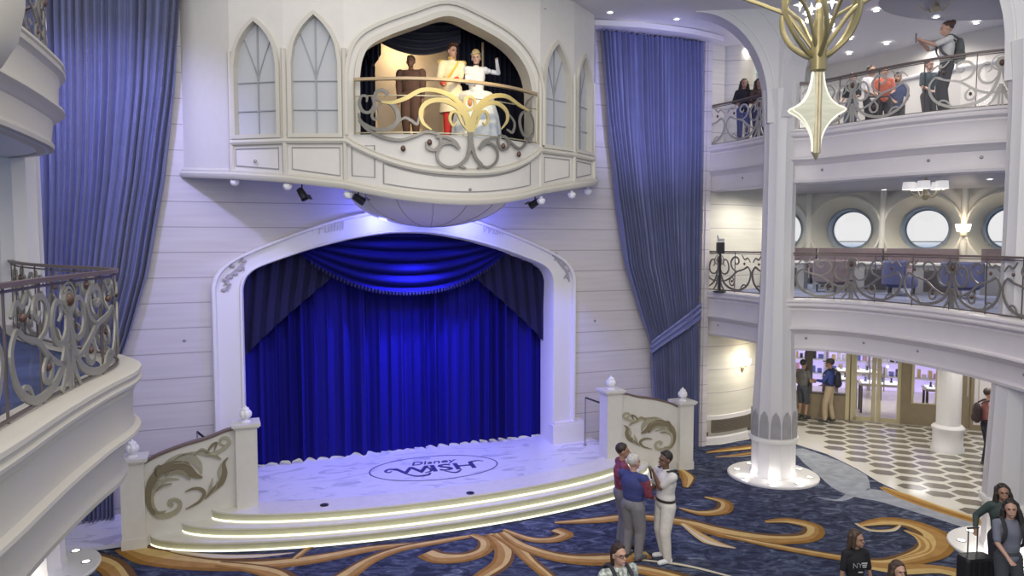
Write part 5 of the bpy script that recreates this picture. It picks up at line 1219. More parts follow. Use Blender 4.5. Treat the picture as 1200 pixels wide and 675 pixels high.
def person(label, loc, face, h=1.72, skin='light', hair=(.05, .03, .02), style='short', top=None, sleeve=1.0, bottom=None, legs='trousers', hands=None, feet=None, head=(0, 0, 0), shoes=(.05, .05, .05), lean=0, tuck=False, bulk=1.0, extras=None, topm=None, glasses=False, grip=(None, None), kneel=0):
    """local frame: x right, y forwards, z up; face = heading of y in degrees (0 = +Y world)"""
    k = h/1.75; root = empty('person', (0, 0, 0), 0, label, 'person'); B = bulk
    sk = mat('skin_'+skin, SKINS[skin], .5, noise=.04, scale=20)
    pel = v3(0, 0, .94); ch = v3(0, lean*.5, 1.28); nb = v3(0, lean*.8, 1.47); sh = [v3(-.175*B, lean*.72, 1.41), v3(.175*B, lean*.72, 1.41)]
    hc = v3(0, lean+.015, 1.635)
    hands = hands or [v3(-.26, .06, .86), v3(.26, .06, .86)]; bulk = bulk; feet = feet or [v3(-.10, 0, .09), v3(.10, .02, .09)]
    hip = [v3(-.09, 0, .91), v3(.09, 0, .91)]
    el = []; ha = []; kn = []; an = []
    for i, sg in enumerate((-1, 1)):
        e, w_ = ik(sh[i], hands[i], .285, .25, (sg*.5, -.7, -.5)); el.append(e); ha.append(w_)
        q_, f_ = ik(hip[i], feet[i], .42, .41, (sg*.08, 1, 0)); kn.append(q_); an.append(f_)
    HM = Matrix.Translation(hc) @ Matrix.Rotation(math.radians(head[0]), 4, 'Z') @ Matrix.Rotation(math.radians(head[1]), 4, 'X') @ Matrix.Rotation(math.radians(head[2]), 4, 'Y') @ Matrix.Scale(1.10, 4) @ Matrix.Translation(-hc)
    def hp(x, y, z): return HM @ (hc+v3(x, y, z))
    o = MB()
    D_ = 1+(B-1)*.35; o.ell(tuple(pel), (.155*B, .115*D_, .13)); o.ell((0, lean*.25, 1.10), (.135*B, .10*D_, .17)); o.ell(tuple(ch), (.165*B, .115*D_, .18))
    capsule(o, sh[0]+v3(.04, 0, .0), sh[1]-v3(.04, 0, 0), .055, .055); capsule(o, nb-v3(0, 0, .05), hc-v3(0, .01, .07), .055, .05)
    o.ell(tuple(hc+v3(0, -.01, .025)), (.076, .094, .098), M=HM); o.ell(tuple(hc+v3(0, .022, -.04)), (.058, .068, .072), M=HM)
    o.ell(tuple(hc+v3(0, .078, -.085)), (.022, .018, .016), M=HM)
    capsule(o, hp(0, .088, .015), hp(0, .112, -.022), .009, .014); o.ell(tuple(hc+v3(0, .085, .03)), (.05, .012, .010), M=HM)
    capsule(o, hp(-.017, .094, -.058), hp(.017, .094, -.058), .009, .009)
    for sg in (-1, 1): o.ell(tuple(hc+v3(sg*.078, -.005, -.005)), (.010, .020, .032), M=HM)
    for i, sg in enumerate((-1, 1)):
        capsule(o, sh[i], el[i], .048*B, .038*B); capsule(o, el[i], ha[i], .038*B, .025)
        capsule(o, hip[i], kn[i], .088*B, .056*B); capsule(o, kn[i], an[i], .054*B, .036); capsule(o, kn[i].lerp(an[i], .25)-v3(0, .015, 0), kn[i].lerp(an[i], .5), .05, .042)
        capsule(o, an[i]-v3(0, .03, .045), an[i]+v3(sg*.02, .15, -.06), .036, .028)
        fd = (ha[i]-el[i]).normalized(); pl = ha[i]+fd*.05; side = fd.cross(v3(0, 1, 0)); side = side.normalized() if side.length > .2 else v3(1, 0, 0)
        nrm = side.cross(fd).normalized()
        for q_ in (-.02, 0, .02): capsule(o, ha[i]+side*q_*.5, pl+side*q_+fd*.03, .016, .014, 8)
        for j, (w_, ln) in enumerate(((-.030, .060), (-.010, .074), (.011, .070), (.030, .054))):
            p0 = pl+side*w_+fd*.035; cu_ = grip[i] if grip[i] is not None else .35; p1 = p0+fd*ln*.5*cos(cu_)+nrm*ln*.5*sin(cu_); p2 = p1+fd*ln*.5*cos(cu_*2.4)+nrm*ln*.5*sin(cu_*2.4)
            capsule(o, p0, p1, .0092, .0088, 8); capsule(o, p1, p2, .0088, .0078, 8)
        t0 = ha[i]+fd*.02-side*sg*-.022*(1); t1 = t0+fd*.035+side*(.03*(-sg))+nrm*.01; capsule(o, t0, t1, .012, .010, 8); capsule(o, t1, t1+fd*.03+nrm*.008, .010, .008, 8)
    me = remesh(o, .0085, 3); me.materials.append(sk); link('body', me, root)
    # face details
    e = MB()
    for sg in (-1, 1): e.ell(tuple(hc+v3(sg*.030, .082, .012)), (.013, .008, .008), 8, M=HM)
    e.build('eyes', mat('eye_dark', (.03, .02, .02), .3), root, smooth=True)
    e = MB(); e.ell(tuple(hc+v3(0, .101, -.058)), (.022, .006, .006), 8, M=HM); e.build('lips', mat('lip_rose', (.36, .13, .11), .5), root, smooth=True)
    if glasses:
        e = MB()
        for sg in (-1, 1): e.tube([HM @ (hc+v3(sg*.033+.026*cos(t*pi/8), .102, .010+.019*sin(t*pi/8))) for t in range(16)], .003, 6, closed=True); e.tube([hp(sg*.06, .10, .012), hp(sg*.082, 0, .012)], .003, 6)
        e.tube([hp(-.008, .104, .012), hp(.008, .104, .012)], .003, 6); e.build('glasses', BLACK, root)
    # hair
    hm = mat('hair_%d_%d_%d' % tuple(int(c*100) for c in hair), hair, .55, noise=.25, scale=30); o = MB()
    if style != 'bald':
        o.ell(tuple(hc+v3(0, -.026, .046)), (.085, .095, .092), M=HM)
        capsule(o, hp(-.04, .040, .098), hp(.04, .040, .098), .020, .020)
    if style == 'receding' : o = MB(); o.ell(tuple(hc+v3(0, -.034, .03)), (.084, .086, .088), M=HM)
    if style in ('long', 'wavy'):
        for x in (-.062, -.03, 0, .03, .062): capsule(o, hp(x, -.055, .05), hp(x*1.5, -.075, -.26), .045, .030)
        for sg in (-1, 1): capsule(o, hp(sg*.076, -.005, .05), hp(sg*.105, .01, -.22), .028, .028); capsule(o, hp(sg*.09, .0, -.02), hp(sg*.12, -.02, -.16), .034, .03)
    if style == 'bob':
        for x in (-.06, 0, .06): capsule(o, hp(x, -.05, .04), hp(x*1.3, -.06, -.13), .05, .036)
        for sg in (-1, 1): capsule(o, hp(sg*.078, .01, .06), hp(sg*.09, .01, -.10), .030, .030)
    if style == 'pony': capsule(o, hp(0, -.09, .05), hp(0, -.15, .02), .035, .03); capsule(o, hp(0, -.15, .02), hp(.02, -.14, -.22), .034, .02)
    if style == 'bun': o.ell(tuple(hc+v3(0, -.10, .09)), (.05, .05, .05), M=HM)
    if style == 'updo': o.ell(tuple(hc+v3(0, -.03, .12)), (.07, .08, .055), M=HM); o.ell(tuple(hc+v3(0, -.09, .04)), (.065, .05, .06), M=HM); capsule(o, hp(-.05, .065, .095), hp(.055, .075, .08), .026, .02)
    if style == 'pomp': capsule(o, hp(-.04, .07, .11), hp(.045, .06, .12), .034, .03); capsule(o, hp(-.05, .0, .12), hp(.05, .0, .12), .03, .03)
    if style == 'cap':
        c_ = MB(); c_.ell(tuple(hc+v3(0, -.012, .055)), (.092, .104, .082), M=HM); me = remesh(c_, .012, 2); me.materials.append(mat('cap_cloth', (.06, .055, .05), .8)); cp_ = link('cap', me, root)
        b_ = MB(); b_.lathe([(0, 0), (.075, 0), (.075, .008), (0, .008)], (0, 0, 0), 16, M=HM @ Matrix.Translation(hc+v3(0, .10, .045))); b_.build('peak', mat('cap_cloth', (.06, .055, .05), .8), cp_)
    if style != 'bald' and o.v: me = remesh(o, .011, 3); me.materials.append(hm); link('hair', me, root)
    # clothing
    tm = topm or mat('cloth_%d_%d_%d' % tuple(int(c*255) for c in top), top, .85, noise=.07, scale=14)
    o = MB(); zb = .86 if not tuck else .97
    D = 1+(B-1)*.35
    o.ell((0, lean*.2, 1.10), (.152*B, .122*D, .19)); o.ell(tuple(ch), (.185*B, .135*D, .185)); o.ell((0, lean*.3, 1.19), (.165*B, .125*D, .17)); capsule(o, sh[0]+v3(.03, 0, 0), sh[1]-v3(.03, 0, 0), .073, .073)
    o.ell((0, 0, zb+.07), (.162*B, .13*D, .12)); capsule(o, nb-v3(0, 0, .07), nb-v3(0, 0, .015), .075, .066)
    for i in (0, 1):
        f_ = min(1, sleeve*2)
        capsule(o, sh[i], sh[i].lerp(el[i], f_), .066*B, .056*B)
        if sleeve > .5: capsule(o, el[i], el[i].lerp(ha[i], min(1, (sleeve-.5)*2)*.97), .054*B, .040)
    me = remesh(o, .014, 3); me.materials.append(tm); shirt = link('shirt' if legs != 'gown' else 'bodice', me, root)
    bm_ = mat('cloth_%d_%d_%d' % tuple(int(c*255) for c in bottom), bottom, .85, noise=.07, scale=14)
    if legs == 'trousers' or legs == 'shorts':
        o = MB(); o.ell((0, -.005, .94), (.164*B, .132*(1+(B-1)*.35), .14))
        for i in (0, 1):
            capsule(o, hip[i], kn[i], .105*B, .080*B)
            if legs == 'trousers': capsule(o, kn[i], an[i]-v3(0, .0, .0), .078*B, .066); 
        me = remesh(o, .014, 3); me.materials.append(bm_); link(legs, me, root)
        if tuck: MB().lathe([(.160*B, -.02), (.163*B, -.02), (.163*B, .02), (.160*B, .02)], (0, lean*.1, 1.0), 28, sc=(1, .80/B*(1+(B-1)*.35))).build('belt', mat('belt_dark', (.04, .03, .03), .4), root)
    elif legs == 'gown':
        prof = [(.50, 0.0), (.49, .25), (.45, .5), (.38, .72), (.28, .86), (.19, .95), (.13, 1.04), (.0, 1.06)]
        MB().lathe(prof, (0, 0, 0), 84, wave=lambda a, z: 1+.035*sin(a*14)*(1-z)).build('gown_skirt', bm_, root, smooth=True)
    sm = mat('shoe_%d_%d_%d' % tuple(int(c*100) for c in shoes), shoes, .5); o = MB()
    for i, sg in enumerate((-1, 1)):
        capsule(o, an[i]-v3(0, .045, .045), an[i]+v3(sg*.022, .155, -.050), .044, .040); capsule(o, an[i]-v3(0, .01, .03), an[i]+v3(0, -.01, .02), .048, .046)
    if legs != 'gown':
        me = remesh(o, .012, 2); me.materials.append(sm)
        for v in me.vertices: v.co.z = max(v.co.z, .0)
        link('shoes', me, root)
    ctx = dict(root=root, sh=sh, el=el, ha=ha, hc=hc, hp=hp, ch=ch, shirt=shirt, B=B, lean=lean, kn=kn, an=an, pel=pel)
    if extras: extras(ctx)
    root.matrix_basis = Matrix.Translation(Vector(loc)) @ Matrix.Rotation(math.radians(face), 4, 'Z') @ Matrix.Scale(k, 4)
    return root
def backpack(c, col=(.02, .02, .025), top_z=1.40, w_=.30, straps=True):
    r_ = empty('backpack', (0, 0, 0)); 
    return r_
def add_pack(ctx, col, label, w_=.15, hh=.22, loc=None, face=None, k=1.0):
    """worn bag: a thing of its own, placed like the wearer"""
    B = ctx['B']; y = -.135*B+ctx['lean']*.5-.075; m_ = mat('pack_%d' % int(sum(col)*1000), col, .8, noise=.15, scale=12)
    r_ = empty('backpack', (0, 0, 0), 0, label, 'backpack')
    o = MB(); o.ell((0, y, 1.22), (w_, .085, hh)); o.ell((0, y, 1.12), (w_*1.02, .09, hh*.7)); o.ell((0, y-.05, 1.10), (w_*.75, .06, hh*.45)); me = remesh(o, .012, 2); me.materials.append(m_); link('bag', me, r_)
    for sg in (-1, 1):
        s_ = MB(); s_.tube(cr([(sg*.09, y+.04, 1.42), (sg*.11, ctx['lean']*.7-.01, 1.495), (sg*.12, .135*B+ctx['lean']*.6, 1.36), (sg*.14, .125*B+ctx['lean']*.3, 1.20), (sg*.165*B, .0, 1.08), (sg*.12, y+.05, 1.05)], 6), .018, 8, flat=1.6); s_.build('strap', m_, r_, smooth=True)
    return r_
def place(o, ref): o.matrix_basis = ref.matrix_basis.copy()
def yaw_to(dx, dy): return math.degrees(atan2(-dx, dy))
# --- officer, and the two men in striped-look jackets
def mic_extra(c):
    p = c['ha'][0]+v3(.0, .05, .06); o = MB(); o.tube([p-v3(-.01, -.01, .13), p+v3(0.0, 0, .03)], .014, 10); o.ell(tuple(p+v3(0, 0, .05)), (.026, .026, .032), 12)
    return o
held = []
def officer_x(c):
    o = MB()
    for sg in (-1, 1): o.box((sg*.135, 0, 1.487), (.055, .12, .012))
    o.build('shoulder_boards', mat('epaulette_black', (.02, .02, .03), .6), c['root'])
    b = MB(); b.box((.075, .148, 1.28), (.05, .012, .035)); b.build('badge', GOLD, c['root'])
OP = onz(779, 656); off = person('person in white short-sleeved officer uniform and white shoes, holding a microphone to the mouth', OP, yaw_to(-1, -.35), 1.78, 'brown', (.02, .015, .012), 'short', (.66, .64, .60), .36, (.66, .63, .58), hands=[v3(-.02, .23, 1.44), v3(.10, .30, 1.10)], head=(5, 0, 0), shoes=(.75, .75, .75), tuck=True, bulk=1.18, extras=officer_x, grip=(1.1, .9), feet=[v3(-.13, .03, .09), v3(.11, -.04, .09)])
def thing_in_hand(name, label, cat, builder, ref, mats):
    r_ = empty(name, (0, 0, 0), 0, label, cat)
    for nm, mb, mt in builder: mb.build(nm, mt, r_, smooth=True)
    place(r_, ref); return r_
thing_in_hand('microphone', 'black handheld microphone held by the officer in white', 'microphone', [('handle', MB().tube([(.0, .26, 1.36), (.0, .285, 1.50)], .014, 10), BLACK), ('mesh_head', MB().ell((0, .29, 1.53), (.028, .028, .032), 12), mat('mic_mesh', (.15, .15, .15), .5, .5))], off, None)
thing_in_hand('phone', 'dark phone in the lowered hand of the officer in white', 'phone', [('case', MB().box((.09, .37, 1.145), (.035, .09, .07)), BLACK)], off, None)
def jacket_x(col):
    def f(c):
        o = MB()
        for i in (0, 1):
            capsule(o, c['sh'][i].lerp(c['el'][i], .12), c['el'][i], .070*c['B'], .061*c['B']); capsule(o, c['el'][i], c['el'][i].lerp(c['ha'][i], .93), .059*c['B'], .048)
        me = remesh(o, .014, 3); me.materials.append(mat('plaid_sleeve', col, .85, noise=.35, scale=14)); link('sleeves', me, c['root'])
    return f
WP = onz(741, 655); old = person('person with white hair, blue vest, red sleeves and grey trousers, seen from behind', WP, yaw_to(.8, .75), 1.72, 'light', (.52, .50, .47), 'short', (.045, .055, .19), 1.0, (.19, .185, .20), hands=[v3(-.05, .32, 1.02), v3(.16, .30, 1.02)], head=(-15, 0, 0), shoes=(.08, .08, .09), bulk=1.25, extras=jacket_x((.22, .045, .075)), feet=[v3(-.12, 0, .09), v3(.12, 0, .09)])
FP = onz(728, 640); dk = person('person with dark hair and red shirt, half hidden behind the white-haired person', FP, yaw_to(.95, .1), 1.76, 'tan', (.03, .022, .018), 'short', (.20, .045, .08), 1.0, (.16, .16, .19), hands=[v3(-.10, .28, 1.0), v3(.12, .28, 1.0)], head=(-10, 0, 0), shoes=(.05, .05, .05), topm=mat('red_plaid', (.20, .045, .08), .85, noise=.5, scale=16), bulk=1.15)
# --- the woman with glasses at the lower edge
def place_head(px, py, h, d=None):   # ground point so that the head centre (0.935 h) projects there
    r = ray(px, py); k = (h*.934-CH)/r.z; P = CP+r*k; return Vector((P.x, P.y, 0))
MP = place_head(725, 650, 1.62)
def lan(c): MB().tube(cr([(-.07, .10, 1.46), (-.05, .15, 1.3), (0, .165, 1.16), (.05, .15, 1.3), (.07, .10, 1.46)], 6), .004, 6).build('lanyard', BLACK, c['root'])
cx = {}
def keep(nm, fn=None):
    def f(c):
        cx[nm] = c
        if fn: fn(c)
    return f
wm = person('person with glasses, dark ponytail and patterned shirt at the bottom edge', MP, 150-180-30+0, 1.62, 'light', (.035, .018, .015), 'pony', (.5, .52, .48), .4, (.05, .06, .10), hands=[v3(-.12, .15, 1.1), v3(.12, .15, 1.1)], head=(0, 8, 0), glasses=True, bulk=1.2, extras=keep('wm', lan), topm=mat('leaf_print_shirt', (.42, .46, .42), .85, noise=.75, scale=26))
wm.matrix_basis = Matrix.Translation(MP) @ Matrix.Rotation(math.radians(-155), 4, 'Z') @ Matrix.Scale(1.62/1.75, 4)
place(add_pack(cx['wm'], (.03, .03, .04), 'black backpack with shoulder straps worn by the person in the patterned shirt'), wm)
# --- boy in black t-shirt with white print
def tee(c):
    Vt, Ft = text_mesh('NY', .115, .002); o = MB()
    def fy(x, z): return .138+.02-.9*max(0, abs(x)-.03)**2*8
    o.add([(-(v[0]-.055), .150+.006, 1.27+v[1]) for v in Vt], Ft)
    for i, z in enumerate((1.305, 1.275, 1.245)): o.box((-.06, .152, z), (.085-.012*i, .012, .012))
    o.box((.0, .150, 1.165), (.07, .014, .012)); o.build('chest_print', mat('print_white', (.62, .62, .62), .7), c['root'])
BP_ = place_head(1003, 631, 1.46)
boy = person('child with shoulder-length brown hair in a black t-shirt with white lettering', BP_, -174, 1.46, 'tan', (.06, .035, .022), 'bob', (.012, .012, .016), .42, (.08, .08, .09), head=(30, 0, 0), extras=tee, bulk=.92)
GP = place_head(1052, 668, 1.40)
girl = person('child with long brown hair, only the head showing at the bottom edge', GP, -172, 1.40, 'light', (.06, .035, .025), 'long', (.25, .12, .14), .42, (.08, .08, .12), bulk=.9)
# --- woman in grey with suitcase, and her companion
WG = place_head(1184, 596, 1.64)
gw = person('person with long dark hair in a grey t-shirt, smiling, standing behind the black suitcase', WG, 172, 1.64, 'light', (.025, .018, .015), 'long', (.17, .18, .23), .42, (.055, .06, .07), hands=[v3(-.28, .20, 1.05), v3(.16, .32, 1.02)], head=(-22, 4, 6), extras=keep('gw'), feet=[v3(-.12, .0, .09), v3(.12, .05, .09)])
place(add_pack(cx['gw'], (.03, .03, .035), 'dark backpack worn by the person in the grey t-shirt'), gw)
WC = place_head(1175, 577, 1.60)
cw = person('person with long dark hair in a dark green top, reaching towards the suitcase', WC, 165, 1.60, 'tan', (.03, .02, .016), 'long', (.05, .075, .07), .9, (.03, .03, .04), hands=[v3(-.1, .2, 1.0), v3(.40, .10, 1.03)], head=(-6, 4, 4))
# suitcase
SP = onz(1143, 700); r = ray(1143, 651); SPt = CP+r*((.68-CH)/r.z); SP = Vector((SPt.x, SPt.y, 0))
root = empty('suitcase', SP, 0, 'black upright suitcase with raised telescopic handle beside the right column', 'suitcase'); fr = Matrix.Translation(SP) @ Matrix.Rotation(.15, 4, 'Z')
o = MB(); o.box((0, 0, .37), (.44, .25, .60)); me_ = o
sh_ = MB(); sh_.sweep([(0, 0)], [(0, 0)], 0) if False else None
o = MB(); rr = [(-.19, -.125), (.19, -.125), (.22, -.09), (.22, .09), (.19, .125), (-.19, .125), (-.22, .09), (-.22, -.09)]
V = []; 
for z, s_ in ((.06, .93), (.09, 1), (.64, 1), (.68, .95)): V += [(x*s_, y*s_, z) for x, y in rr]
o.add(V, [(i*8+k, (i+1)*8+k, (i+1)*8+(k+1) % 8, i*8+(k+1) % 8) for i in range(3) for k in range(8)]+[tuple(range(8)), tuple(24+k for k in range(8))]); o.build('shell', mat('luggage_black', (.014, .014, .017), .5), root, fr)
o = MB()
for x in (-.13, -.04, .05, .14): o.box((x, -.128, .37), (.012, .012, .52))
o.build('ribs', mat('luggage_rib', (.03, .03, .035), .45), root, fr)
o = MB()
for x in (-.075, .075): o.tube([(x, .06, .68), (x, .06, 1.06)], .009, 8)
o.tube([(-.09, .06, 1.065), (.09, .06, 1.065)], .015, 8); o.build('handle', mat('handle_grey', (.12, .12, .13), .35, .6), root, fr)
for x in (-.17, .17):
    for y in (-.09, .09): MB().tube([(x, y-.012, .03), (x, y+.012, .03)], .03, 12).build('wheel', BLACK, root, fr)
# --- man with backpack partly behind the right column, shoppers
P_ = onz(1158, 546); 
def tattoo(c): pass
mr = person('person in a salmon shirt and dark trousers, half hidden by the right column', P_+Vector((-.05, 0, 0)), -105, 1.80, 'light', (.05, .03, .025), 'short', (.36, .14, .13), .42, (.018, .02, .032), hands=[v3(-.1, .3, 1.05), v3(.14, .30, 1.0)], extras=keep('mr'), bulk=1.1)
place(add_pack(cx['mr'], (.035, .02, .025), 'black backpack worn by the person in the salmon shirt'), mr)
P_ = onz(971, 491)+Vector((-.12, -.28, 0)); sb_ = person('person in a blue jacket, tan trousers and dark cap at the shop window', P_, 55, 1.80, 'tan', (.03, .02, .02), 'cap', (.035, .06, .22), .9, (.38, .30, .20), hands=[v3(-.12, .35, 1.15), v3(.2, .2, 1.0)], extras=keep('sb'), feet=[v3(-.12, .08, .09), v3(.12, -.08, .09)])
place(add_pack(cx['sb'], (.02, .02, .03), 'black backpack worn by the person in the blue jacket'), sb_)
P_ = onz(940, 488)+Vector((-.1, -.25, 0)); sg_ = person('person in grey top and dark shorts at the shop window beside the column', P_, -60, 1.72, 'tan', (.02, .02, .02), 'short', (.13, .125, .12), .3, (.06, .065, .08), legs='shorts', hands=[v3(-.2, .1, .9), v3(.15, .28, 1.1)])
# --- upper gallery
def up(px, py, h, d): r = ray(px, py); P = CP+r*(d/r.y); return Vector((P.x, P.y, 7.54))
def at_rail(px, d): r = ray(px, 100); P = r*(d/r.y); return Vector((P.x, P.y, 7.54))
person('person in black with dark hair, left of the pair at the short upper railing', at_rail(872, 18.0), 170, 1.54, 'tan', (.02, .015, .015), 'long', (.012, .012, .016), .9, (.07, .09, .22), hands=[v3(-.2, .25, 1.05), v3(.2, .25, 1.05)])
person('person in brown with dark hair, right of the pair at the short upper railing', at_rail(889, 17.9), 185, 1.52, 'tan', (.03, .018, .015), 'long', (.06, .035, .03), .9, (.05, .05, .12), hands=[v3(-.2, .25, 1.05), v3(.2, .25, 1.05)])
FPp = at_rail(1108, 14.05)
fw_ = person('person in a white t-shirt filming with a raised phone on the upper gallery', FPp, 75, 1.74, 'light', (.05, .022, .018), 'bun', (.62, .60, .60), .42, (.06, .06, .07), hands=[v3(-.10, .44, 1.42), v3(.06, .44, 1.44)], head=(0, -4, 0), extras=keep('fw'), grip=(1.0, 1.0))
place(add_pack(cx['fw'], (.10, .11, .11), 'dark grey backpack worn by the person filming on the upper gallery', w_=.16, hh=.24), fw_)
thing_in_hand('phone', 'dark phone held up by the person in the white t-shirt on the upper gallery', 'phone', [('case', MB().box((-.02, .54, 1.50), (.075, .012, .16)), BLACK)], fw_, None)
for px, d, h, sk_, hr, st_, tp, bt, lb, fc_ in (
    (954, 16.6, 1.2, 'tan', (.03, .02, .02), 'short', (.10, .12, .16), (.2, .25, .35), 'small child in grey behind the upper railing right of the hanging star', 150),
    (999, 17.2, 1.50, 'light', (.04, .03, .03), 'short', (.04, .05, .06), (.10, .13, .20), 'person in a dark top crouched against the upper railing beside the white stroller', 120),
    (1020, 17.0, 1.62, 'tan', (.03, .02, .02), 'short', (.70, .70, .72), (.03, .03, .04), 'person in a white shirt and black skirt behind the upper railing', 200),
    (1036, 16.6, 1.50, 'light', (.03, .02, .02), 'short', (.62, .16, .10), (.05, .05, .06), 'person in an orange-red shirt behind the upper railing', 160),
    (1052, 17.6, 1.60, 'tan', (.03, .02, .02), 'short', (.05, .07, .16), (.05, .05, .06), 'person in navy behind the upper railing, right of the orange-red shirt', 170),
    (1088, 16.4, 1.60, 'light', (.03, .02, .02), 'short', (.06, .09, .11), (.05, .05, .06), 'person in dark teal behind the upper railing under the carved bracket', 190)):
    person(lb, at_rail(px, d), fc_, h, sk_, hr, st_, tp, .45, bt, hands=[v3(-.15, .25, 1.05), v3(.15, .25, 1.0)])
# --- performers on the balcony
def prince_x(c):
    r_ = c['root']
    o = MB(); o.tube(cr([(-.12, .06, 1.46), (-.03, .155, 1.32), (.08, .16, 1.16), (.15, .09, 1.03)], 6), .030, 8, flat=.4); o.build('sash', mat('gold_sash', (.72, .50, .10), .6), r_, smooth=True)
    for sg in (-1, 1):
        o = MB(); o.lathe([(.0, .03), (.07, .02), (.085, 0), (.085, -.05), (.075, -.05)], (sg*.185, 0, 1.46), 16, sc=(1, .8)); o.build('epaulette', mat('gilt_braid', (.65, .48, .14), .5, .3), r_, smooth=True)
    o = MB(); o.lathe([(.066, 0), (.078, .03), (.078, .05)], (0, .01, 1.49), 20); o.build('collar', mat('gilt_braid', (.65, .48, .14), .5), r_, smooth=True)
    for i in (0, 1):
        e, h_ = c['el'][i], c['ha'][i]; o = MB(); capsule(o, e.lerp(h_, .72), e.lerp(h_, 1.0), .052, .056); o.build('cuff', mat('cuff_red', (.55, .05, .03), .6), r_, smooth=True)
    o = MB(); o.lathe([(.175, .04), (.205, -.12), (.225, -.30), (.245, -.46)], (0, 0, .98), 28, sc=(1, .88)); o.build('coat_skirt', mat('cream_coat', (.72, .66, .48), .7), r_, smooth=True)
    o = MB()
    for sg in (-1, 1): o.tube([(sg*.185, .02, .92), (sg*.17, .02, .15)], .012, 6)
    o.build('trouser_braid', mat('gilt_braid', (.65, .48, .14), .5), r_)
def on_balc(px, t): 
    r = ray(px, 120); k = ((SO-CP).dot(SN)+t)/r.dot(SN); P = CP+r*k; return Vector((P.x, P.y, 7.15))
PR = person('person in a cream military coat with gold epaulettes and red cuffs on the balcony', on_balc(530, 1.35), 180+12, 1.86, 'light', (.06, .025, .012), 'pomp', (.72, .66, .48), 1.0, (.50, .03, .03), hands=[v3(-.02, .34, 1.06), v3(.20, .30, 1.0)], head=(25, -6, 0), extras=prince_x, bulk=1.05, lean=.03)
def lady_x(c):
    r_ = c['root']
    for i in (0, 1):
        e, h_ = c['el'][i], c['ha'][i]; o = MB(); capsule(o, c['sh'][i].lerp(e, .55), e, .050, .044); capsule(o, e, h_+(h_-e)*.35, .043, .030)
        o.build('long_glove', mat('glove_white', (.78, .80, .86), .6), r_, smooth=True)
        o = MB(); o.ell(tuple(c['sh'][i]), (.085, .085, .075)); o.build('puff_sleeve', mat('gown_silver', (.66, .70, .76), .5), r_, smooth=True)
    o = MB(); o.lathe([(.052, 0), (.056, .012), (.052, .024)], (0, .01, 1.505), 20); o.build('choker', BLACK, r_, smooth=True)
    o = MB(); o.lathe([(.0, .0), (.30, -.03), (.36, -.12), (.34, -.2)], (0, 0, 1.0), 36, sc=(1, .8), wave=lambda a, z: 1+.06*abs(sin(a*5))); o.build('peplum', mat('gown_ivory', (.76, .76, .74), .6), r_, smooth=True)
    o = MB(); o.tube([c['hp'](.088*cos(t_*pi/10), .088*sin(t_*pi/10)-.01, .075+.03*sin(t_*pi/10)) for t_ in range(11)], .009, 6); o.build('headband', mat('headband_blue', (.3, .45, .7), .5), r_)
LD = person('person with blonde hair in a pale ball gown, waving from the balcony', on_balc(558, 1.55), 180+10, 1.72, 'pale', (.62, .44, .16), 'updo', (.68, .70, .74), .15, (.66, .72, .78), legs='gown', hands=[v3(-.40, .16, 1.52), v3(.10, .32, 1.06)], head=(-10, -4, 4), extras=lady_x, grip=(.1, .4))
DP = person('dim person in dark brown left of the costumed pair on the balcony', on_balc(482, 1.2), 172, 1.62, 'brown', (.05, .03, .025), 'short', (.085, .045, .035), 1.0, (.085, .045, .035), bulk=1.35)
# ================================================================ LIGHTS
W = bpy.data.worlds.new('world'); SC.world = W; W.use_nodes = True; nt = W.node_tree; bg = nt.nodes['Background']
tc = nt.nodes.new('ShaderNodeTexCoord'); sp = nt.nodes.new('ShaderNodeSeparateXYZ'); rp = nt.nodes.new('ShaderNodeValToRGB')
nt.links.new(tc.outputs['Generated'], sp.inputs[0]); mr_ = nt.nodes.new('ShaderNodeMapRange'); mr_.inputs['From Min'].default_value = -1; nt.links.new(sp.outputs['Z'], mr_.inputs['Value']); nt.links.new(mr_.outputs[0], rp.inputs['Fac'])
e = rp.color_ramp.elements; e[0].position = .0; e[0].color = (.34, .36, .40, 1); e[1].position = 1.0; e[1].color = (1.0, .965, .95, 1)
x = e.new(.4955); x.color = (.40, .56, .82, 1); x = e.new(.4985); x.color = (1.0, 1.0, 1.0, 1)
nt.links.new(rp.outputs['Color'], bg.inputs['Color']); bg.inputs['Strength'].default_value = .85
A = lambda *a, **k: light('AREA', *a, **k)
# added soft fill over the atrium and from behind the camera, no fixtures
A((0, 5, 11.5), 300, (1, .95, .90), 6.0, target=(-1, 14, 3), name='atrium_fill_light')
A((-1.5, -3, 8.5), 420, (1, .94, .88), 5.0, target=(0, 16, 5), name='atrium_fill_light')
# stage lights: saturated blue
BL = (.10, .10, 1.0)
c_ = ST(.2, 3.2, 6.0)
for s_, t_, z_, en, tgt, sp_ in ((.3, 3.4, 7.6, 1500, (.35, -.6, 2.4), .62), (-1.2, 2.0, 5.9, 300, (-1.0, -.6, 1.8), .9), (1.8, 2.0, 5.9, 300, (1.4, -.6, 1.8), .9)):
    if s_ == .3: s_, t_, z_ = .3, 2.6, 5.75; en = 900
    light('SPOT', ST(s_, t_, z_), en, BL, .12, target=ST(*tgt), spot=sp_*1.1, blend=.9, name='stage_blue_beam')
light('SPOT', ST(.2, .6, 5.2), 1000, (.16, .16, 1), .12, target=ST(.2, .9, 0), spot=2.3, blend=.9, name='stage_floor_wash')
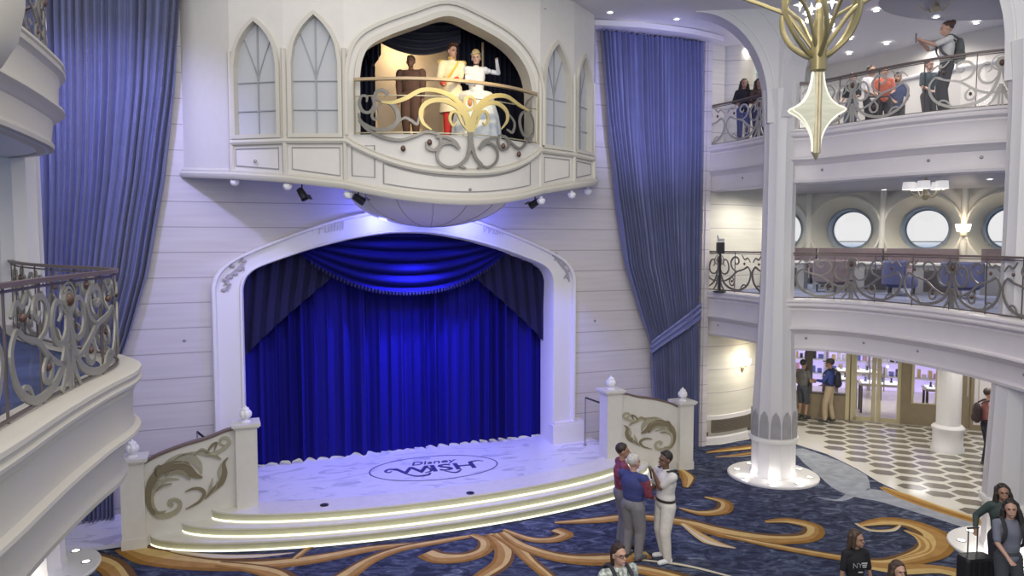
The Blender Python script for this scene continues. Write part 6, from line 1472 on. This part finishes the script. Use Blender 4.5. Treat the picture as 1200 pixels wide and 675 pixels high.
# uplight behind the corbel, on the arch and the bay underside
for s_, en in ((-.6, 46), (1.3, 46)): light('POINT', ST(s_, .62, 5.95-.35), en, (.16, .18, 1), .10, name='arch_blue_glow')
light('SPOT', ST(-1.3, 2.0, 5.7), 200, (.18, .18, 1), .1, target=ST(-3.6, .1, 3.4), spot=.9, blend=.8, name='jamb_beam')
light('SPOT', ST(2.0, 2.0, 5.7), 420, (.14, .14, 1), .1, target=ST(3.8, .1, 2.2), spot=.8, blend=.8, name='stage_side_beam')
# washes on the tall curtains and bay
light('SPOT', ST(-5.5, 4.2, 9.7), 1100, (.42, .42, 1), .2, target=ST(-5.3, .2, 6.0), spot=1.3, blend=.9, name='curtain_wash')
light('SPOT', ST(4.9, 4.0, 7.4), 620, (.45, .45, 1), .3, target=ST(6.0, .2, 8.6), spot=1.3, blend=.9, name='curtain_wash')
light('SPOT', ST(-7.0, 4.0, 7.0), 260, (.40, .36, 1), .2, target=ST(-3.8, .8, 8.0), spot=.9, blend=.9, name='bay_side_wash')
light('SPOT', ST(.3, 3.0, .6), 130, (.72, .68, 1), .3, target=ST(.35, .8, 6.0), spot=1.2, blend=.9, name='corbel_bounce_fill')  # added fill in place of stage light bouncing up to the corbel
# balcony
light('SPOT', ST(1.0, 6.5, 10.6), 1150, (1, .76, .38), .08, target=ST(.45, 1.6, 7.9), spot=.42, blend=.7, name='balcony_follow_spot')
light('POINT', ST(-.2, .75, 9.0), 26, (1, .78, .5), .08, name='backdrop_lamp')
# arcade + galleries
def dl(x_, y_, z_, e_, c_=(1, .95, .87)): light('SPOT', (x_, y_, z_), e_, c_, .12, target=(x_, y_, 0), spot=2.9, blend=.5, name='gallery_downlight')
for x_, y_ in ((8.6, 18.4), (11.0, 16.6), (9.4, 14.3), (12.3, 18.4), (6.6, 18.0)): dl(x_, y_, 2.75, 110)
for x_, y_ in ((8.0, 19.5), (10.5, 17.6), (10.2, 14.5), (6.3, 17.7)): dl(x_, y_, 6.5, 170)
for x_, y_ in ((7.4, 19.5), (10.0, 17.8), (10.8, 15.0), (8.2, 16.6)): dl(x_, y_, 9.95, 65)
light('POINT', (6.25, 17.95, 9.3), 12, (1, .9, .75), .1, name='drum_uplight')
light('SPOT', (7.0, 9.5, 8.8), 160, (1, .93, .82), .2, target=(8.2, 12, 1.0), spot=.8, blend=.8, name='pillar_beam')
